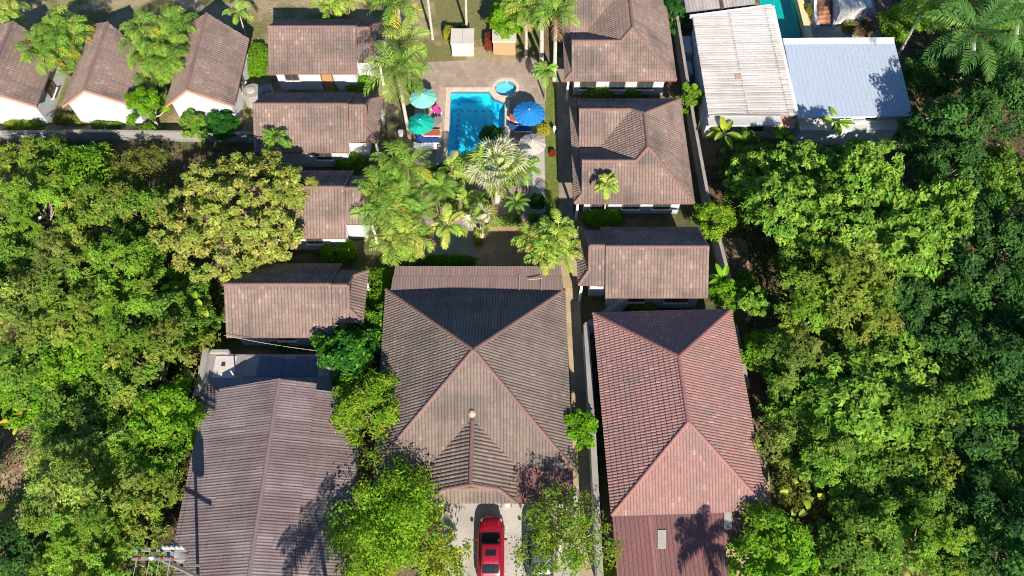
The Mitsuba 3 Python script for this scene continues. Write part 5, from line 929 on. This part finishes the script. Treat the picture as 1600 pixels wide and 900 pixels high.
# palms standing just south of the picture; their shadows fall on the long roof and on the annex
b_ = at(500, 862, 4.0); L1 = 4.2 / math.tan(SUN_EL); p1 = np.array([b_[0] + math.sin(SUN_AZ) * L1 * 1.0, b_[1] - math.cos(SUN_AZ) * L1])
k_ = np.array([p1[0], p1[1], 8.2])
def palm_w(label, top, seed, n, L, W): 
    rng = np.random.default_rng(seed); k = thing('palm_tree', label, 'palm'); top = np.asarray(top, float)
    part(k, 'trunk', MB().tube([(top[0], top[1], -.2), (top[0] + .1, top[1], top[2] * .5), tuple(top)], [.17, .14, .11], 9), 'bark_pale', 45); fronds_on(k, rng, top, n, L, W, 'palm', 1.2, (.0, 1.2), npair=34, lw=.07)
palm_w('palm beyond the bottom edge whose shadow falls on the long purple roof', k_, 430, 14, 3.0, .9)
b_ = at(1100, 850, 2.5); L2 = 4.3 / math.tan(SUN_EL); palm_w('palm beyond the bottom edge whose shadow falls on the maroon annex roof', (b_[0] + math.sin(SUN_AZ) * L2, b_[1] - math.cos(SUN_AZ) * L2, 6.8), 431, 13, 2.2, .7)
clump_palm('lush clump of palms between the left and the middle white cottage', 88, 56, 4.6, 19, 2.2, 9, 1.9, .75, 'palm', 440, lw=.07, sy=1.4, low=.35)
clump_palm('lush clump of palms between the middle and the right white cottage', 246, 66, 4.6, 20, 2.2, 9, 1.9, .75, 'palm', 441, lw=.07, sy=1.6, low=.35)
clump_palm('large dense clump of palms left of the pool, above the canopy roof', 622, 296, 5.6, 13, 2.3, 8, 2.2, .8, 'palm', 442, lw=.07, sy=1.4, low=.45)
clump_palm('yellowing palm clump directly above the left end of the canopy roof', 632, 365, 4.6, 8, 1.5, 8, 1.9, .7, 'palmlime', 443, 'brown', lw=.065)
clump_palm('yellow-green palm clump at the path above the right end of the canopy roof', 860, 378, 4.2, 10, 1.7, 8, 1.6, .6, 'palmlime', 444, 'gold', lw=.065)
clump_palm('palm clump at the top edge above the upper left bungalow', 528, -8, 3.8, 8, 1.6, 8, 1.8, .65, 'palmlime', 445, 'brown', lw=.07)
clump_palm('palm cluster with yellow fronds in the top left corner', 5, 20, 3.4, 6, 1.2, 7, 1.6, .6, 'palmlime', 446, 'gold', lw=.065)
clump_palm('palm cluster at the lower pool edge in front of the fan palm', 722, 262, 2.6, 5, .9, 7, 1.3, .5, 'palmlime', 447, 'gold', lw=.065)
clump_palm('small palm cluster with an orange frond right of the brown court', 735, 318, 2.8, 4, .7, 7, 1.4, .5, 'palmlime', 448, 'gold', lw=.065)
palm('young palm between the large palm clump and the pool corner', 690, 300, 3.2, 10, 1.5, .55, 'palm', 420, r=.06); palm('leaning palm right of the large silvery fan palm', 822, 268, 3.0, 9, 1.4, .55, 'palm', 421, r=.06)
# silvery fan palms
def fan_leaf(rng, L, pal, az, el, seg=26):
    d = np.array([math.cos(az) * math.cos(el), math.sin(az) * math.cos(el), math.sin(el)]); s = np.array([-math.sin(az), math.cos(az), 0]); n = np.cross(d, s); n *= np.sign(n[2] + 1e-6)
    pet = L * .9; o = d * pet; V, F, N = [], [], 0; w = .03
    V.append(np.array([-s * w, s * w, o + s * w, o - s * w])); F.append(np.array([[0, 1, 2], [0, 2, 3]])); N = 4; c0 = pick(pal, 1, rng, .08)[0]; cols = [np.tile(c0 * [1.0, 1.0, .8], (4, 1))]
    for i in range(seg):
        a = (i / (seg - 1) - .5) * 4.6; r = L * (.95 - .25 * abs(i / (seg - 1) - .5) * 2) * rng.uniform(.9, 1.05); dd = math.cos(a) * d + math.sin(a) * s; sd = -math.sin(a) * d + math.cos(a) * s; hh = n * (.05 if i % 2 else -.01)
        p1 = o + dd * r * .62 + n * .12 * r; p2 = o + dd * r - np.array([0, 0, .22 * r]); ww = .62 * r * 4.6 / seg * .40
        V.append(np.array([o + hh * 0, p1 - sd * ww + hh, p1 + sd * ww - hh, p2])); F.append(np.array([[0, 1, 2], [1, 3, 2]]) + N); N += 4; cols.append(np.tile(np.clip(c0 * rng.normal(1, .06), .01, .9), (4, 1)))
    return np.vstack(V), np.vstack(F), np.vstack(cols)
def fan_palm(label, px, py, zt, n, L, pal, seed, r=.2):
    rng = np.random.default_rng(seed); top = at(px, py, zt); k = thing('fan_palm', label, 'palm')
    part(k, 'trunk', MB().tube([(top[0], top[1], -.2), (top[0], top[1], zt * .6), tuple(top)], [r * 1.2, r, r * .8], 10), 'bark_pale', 45)
    for i in range(n):
        v, f, c = fan_leaf(rng, L * rng.uniform(.85, 1.1), pal if i > 3 and i % 4 != 1 else 'palmlime', i * 2.39996, -.05 + 1.5 * (i + .5) / n); part(k, 'fan_leaf', (v + top, f), 'leaf_gloss', color=c)
fan_palm('large silvery fan palm below the pool', 776, 268, 4.0, 26, 1.6, 'silver', 460); fan_palm('silvery fan palm lower of the two, by the brown courtyard', 752, 348, 2.6, 11, .95, 'silver', 461, .15)
# banana plants and big-leaved plants
def paddle(rng, L, W, az, el, droop, pal, nseg=9, heart=False):
    t = np.linspace(0, 1, nseg); hx = np.cumsum(np.cos(el - droop * t)) / nseg * L; hz = np.cumsum(np.sin(el - droop * t)) / nseg * L; ax = np.array([math.cos(az), math.sin(az), 0]); s = np.array([-math.sin(az), math.cos(az), 0])
    C = hx[:, None] * ax + hz[:, None] * [0, 0, 1.0]; prof = np.sin(np.pi * np.clip(t * .92 + .08, 0, 1)) ** .6 * W if not heart else np.sqrt(np.clip(1 - t, 0, 1)) * W * (.75 + .5 * t); 
    if not heart: prof[t < .2] *= .25
    c0 = pick(pal, 1, rng, .12)[0]; V = np.stack([C - s * prof[:, None] * .5 - [0, 0, 0], C - np.array([0, 0, .12 * W]), C + s * prof[:, None] * .5], 1).reshape(-1, 3); V[0::3, 2] += .05 * W; V[2::3, 2] += .05 * W; F = []
    for i in range(nseg - 1):
        for j in range(2): a = i * 3 + j; F += [[a, a + 1, a + 4], [a, a + 4, a + 3]]
    col = np.tile(c0, (len(V), 1)) * rng.normal(1, .06, (len(V), 1)); col[1::3] *= [1.5, 1.3, 1.5]; return V, np.array(F), np.clip(col, .004, .9)
def banana(label, px, py, zt, n, L, pal, seed, W=.5, name='banana_plant', cat='banana plant'):
    rng = np.random.default_rng(seed); top = at(px, py, zt); k = thing(name, label, cat)
    part(k, 'stem', MB().tube([(top[0], top[1], -.1), (top[0] + .05, top[1], zt * .6), tuple(top)], [.13, .11, .07], 8), 'lawn_green', 45)
    for i in range(n): v, f, c = paddle(rng, L * rng.uniform(.8, 1.1), W * rng.uniform(.8, 1.1), i * 2.39996 + rng.uniform(-.3, .3), .25 + .9 * i / n, rng.uniform(.7, 1.4), pal); part(k, 'leaf', (v + top, f), 'leaf_gloss', color=c)
banana('banana plant with long drooping leaves at the left end of the compound wall', 1130, 210, 2.6, 8, 1.7, 'lime', 480); banana('banana plant with upright leaves at the middle of the compound wall', 1305, 192, 2.6, 8, 1.5, 'bright', 481)
banana('banana plant at the right corner of the gable bungalow', 1128, 438, 2.2, 7, 1.3, 'bright', 482); banana('broad-leaved banana clump between the two fan palms and the grey walkway', 806, 318, 2.4, 13, 1.25, 'mid', 483, .42); banana('low banana plant below the compound wall on the left', 1225, 215, 2.0, 7, 1.2, 'bright', 484); banana('banana plant below the maroon annex at the bottom edge', 1118, 890, 2.0, 7, 1.1, 'bright', 485)
def taro(label, px, py, n, seed, pal='mid', z=2.9, W=.5, spread=1.1):
    rng = np.random.default_rng(seed); c = at(px, py, z); k = thing('large_leaf_plant', label, 'plant')
    for i in range(n):
        a = i * 2.39996; rr = spread * math.sqrt((i + .4) / n); tip = np.array([c[0] + rr * math.cos(a), c[1] + rr * math.sin(a), z * rng.uniform(.6, 1.1)]); b = np.array([c[0] + rr * .2 * math.cos(a), c[1] + rr * .2 * math.sin(a), -.05])
        part(k, 'stalk', MB().tube([b, lin(b, tip, .6) + [0, 0, .15], tip], [.025, .02, .012], 5), 'lawn_green'); s = W * rng.uniform(.7, 1.2); v, f, cc = paddle(rng, s * 1.25, s, a + rng.uniform(-.6, .6), .25, .9, pal, 7, True)
        part(k, 'leaf', (v + tip, f), 'leaf_gloss', color=cc)
for i, (x, y, n, lab, p) in enumerate([(45, 355, 6, 'big pale leaves in the dark gap near the left edge', 'silver'), (75, 545, 6, 'big yellow-white leaves in the hollow of the left woods', 'silver'), (205, 622, 9, 'big white leaves left of the long purple roof', 'silver'), (195, 645, 7, 'second group of big pale leaves left of the long purple roof', 'silver'), (35, 655, 6, 'big yellow leaves beside the bare brown patch', 'gold'), (300, 470, 7, 'big yellow-green leaves left of the lower bungalow', 'lime'), (275, 505, 6, 'big yellow-green leaves at the edge of the left woods beside the bungalow', 'lime'),
                                       (1255, 765, 9, 'big light green leaves in the clearing right of the red house', 'lime'), (1285, 790, 8, 'big shaded leaves in the clearing right of the red house', 'mid'), (1300, 850, 9, 'big dark leaves right of the bright tree at the bottom', 'deep'), (1350, 870, 8, 'big mid green leaves at the bottom edge of the right woods', 'mid'), (1420, 870, 7, 'big leaves left of the pale feathery tree at the bottom right', 'lime'), (285, 445, 6, 'big bright leaf tuft at the lower left edge of the yellowish tree', 'bright')]):
    taro(lab, x, y, n, 500 + i, p)
# ---- undergrowth: leaves over the forest floor and dry twigs, nobody could count them
def under(name, label, polys, n, pal, seed, hmax, leaf, accent=None):
    rng = np.random.default_rng(seed); P = []
    for poly in polys:
        pg = Polygon(poly); x0, y0, x1, y1 = pg.bounds; q = np.stack([rng.uniform(x0, x1, n), rng.uniform(y0, y1, n)], 1); import shapely; q = q[shapely.contains_xy(pg, q[:, 0], q[:, 1])]; P.append(q)
    q = np.vstack(P); pp = np.column_stack([q * .55, np.zeros(len(q))]); dens = meshkit.fbm(pp, 3, seed); keep = rng.uniform(.30, .62, len(q)) < dens; q = q[keep]; dens = dens[keep]
    z = rng.uniform(.05, 1, len(q)) * hmax * (.25 + 1.3 * (dens - .3)); X = np.column_stack([q, np.clip(z, .03, None)]); col = pick(pal, len(q), rng, .2)
    if accent: a = rng.uniform(0, 1, len(q)) < accent[1]; col[a] = pick(accent[0], a.sum(), rng)
    o = unit(rng.normal(0, 1, X.shape) + [0, 0, .6]); v, f, c = leaves(X, o, leaf[0] * rng.uniform(.6, 1.3, len(q)), leaf[1] * rng.uniform(.6, 1.3, len(q)), rng, col)
    struct(name, (v, f), 'leaf', label, kind='stuff', color=c)
    labels[[k for k in labels if k.startswith(name)][-1]]['category'] = 'undergrowth'
LP = [(-48, 4), (-21.6, 4), (-21.2, 30), (-20.6, 41.8), (-55, 42.8)]; RP = [(17.6, 4), (42, 4), (58, 62), (36.5, 62), (35.0, 41.6), (16.4, 40.5), (16.9, 33), (17.6, 22)]
under('undergrowth', 'low green undergrowth and litter beneath the left woods', [LP], 52000, 'mid', 601, 1.7, (.30, .14), ('brown', .15)); under('undergrowth', 'low green undergrowth and litter beneath the right woods', [RP], 60000, 'mid', 602, 1.7, (.30, .14), ('brown', .15))
# dry branches and straw in the brown clearing right of the gable bungalow and on the left bare patch
def twigs(name, label, px, py, rx, ry, n, seed):
    rng = np.random.default_rng(seed); c = at(px, py, .2); mb = MB()
    for i in range(n):
        a = rng.uniform(0, 6.28); p = np.array([c[0] + rx * rng.normal(0, .5), c[1] + ry * rng.normal(0, .5), rng.uniform(.05, .35)]); d = np.array([math.cos(a), math.sin(a), rng.uniform(-.1, .25)]) * rng.uniform(.3, .9); mb.tube([p - d * .5, p + rng.normal(0, .05, 3), p + d * .5], [.018, .014, .006], 4, False)
    struct(name, mb, 'straw', label, kind='stuff'); labels[[k for k in labels if k.startswith(name)][-1]]['category'] = 'brushwood'
twigs('brushwood', 'dry brushwood in the brown clearing beside the boundary wall', 1148, 410, .8, 2.2, 420, 611); twigs('brushwood', 'dry brushwood on the bare patch at the left edge', 20, 700, 1.6, 2.6, 420, 612); twigs('brushwood', 'dry stalks in the garden by the steps', 1365, 35, 1.6, 1.6, 300, 613)
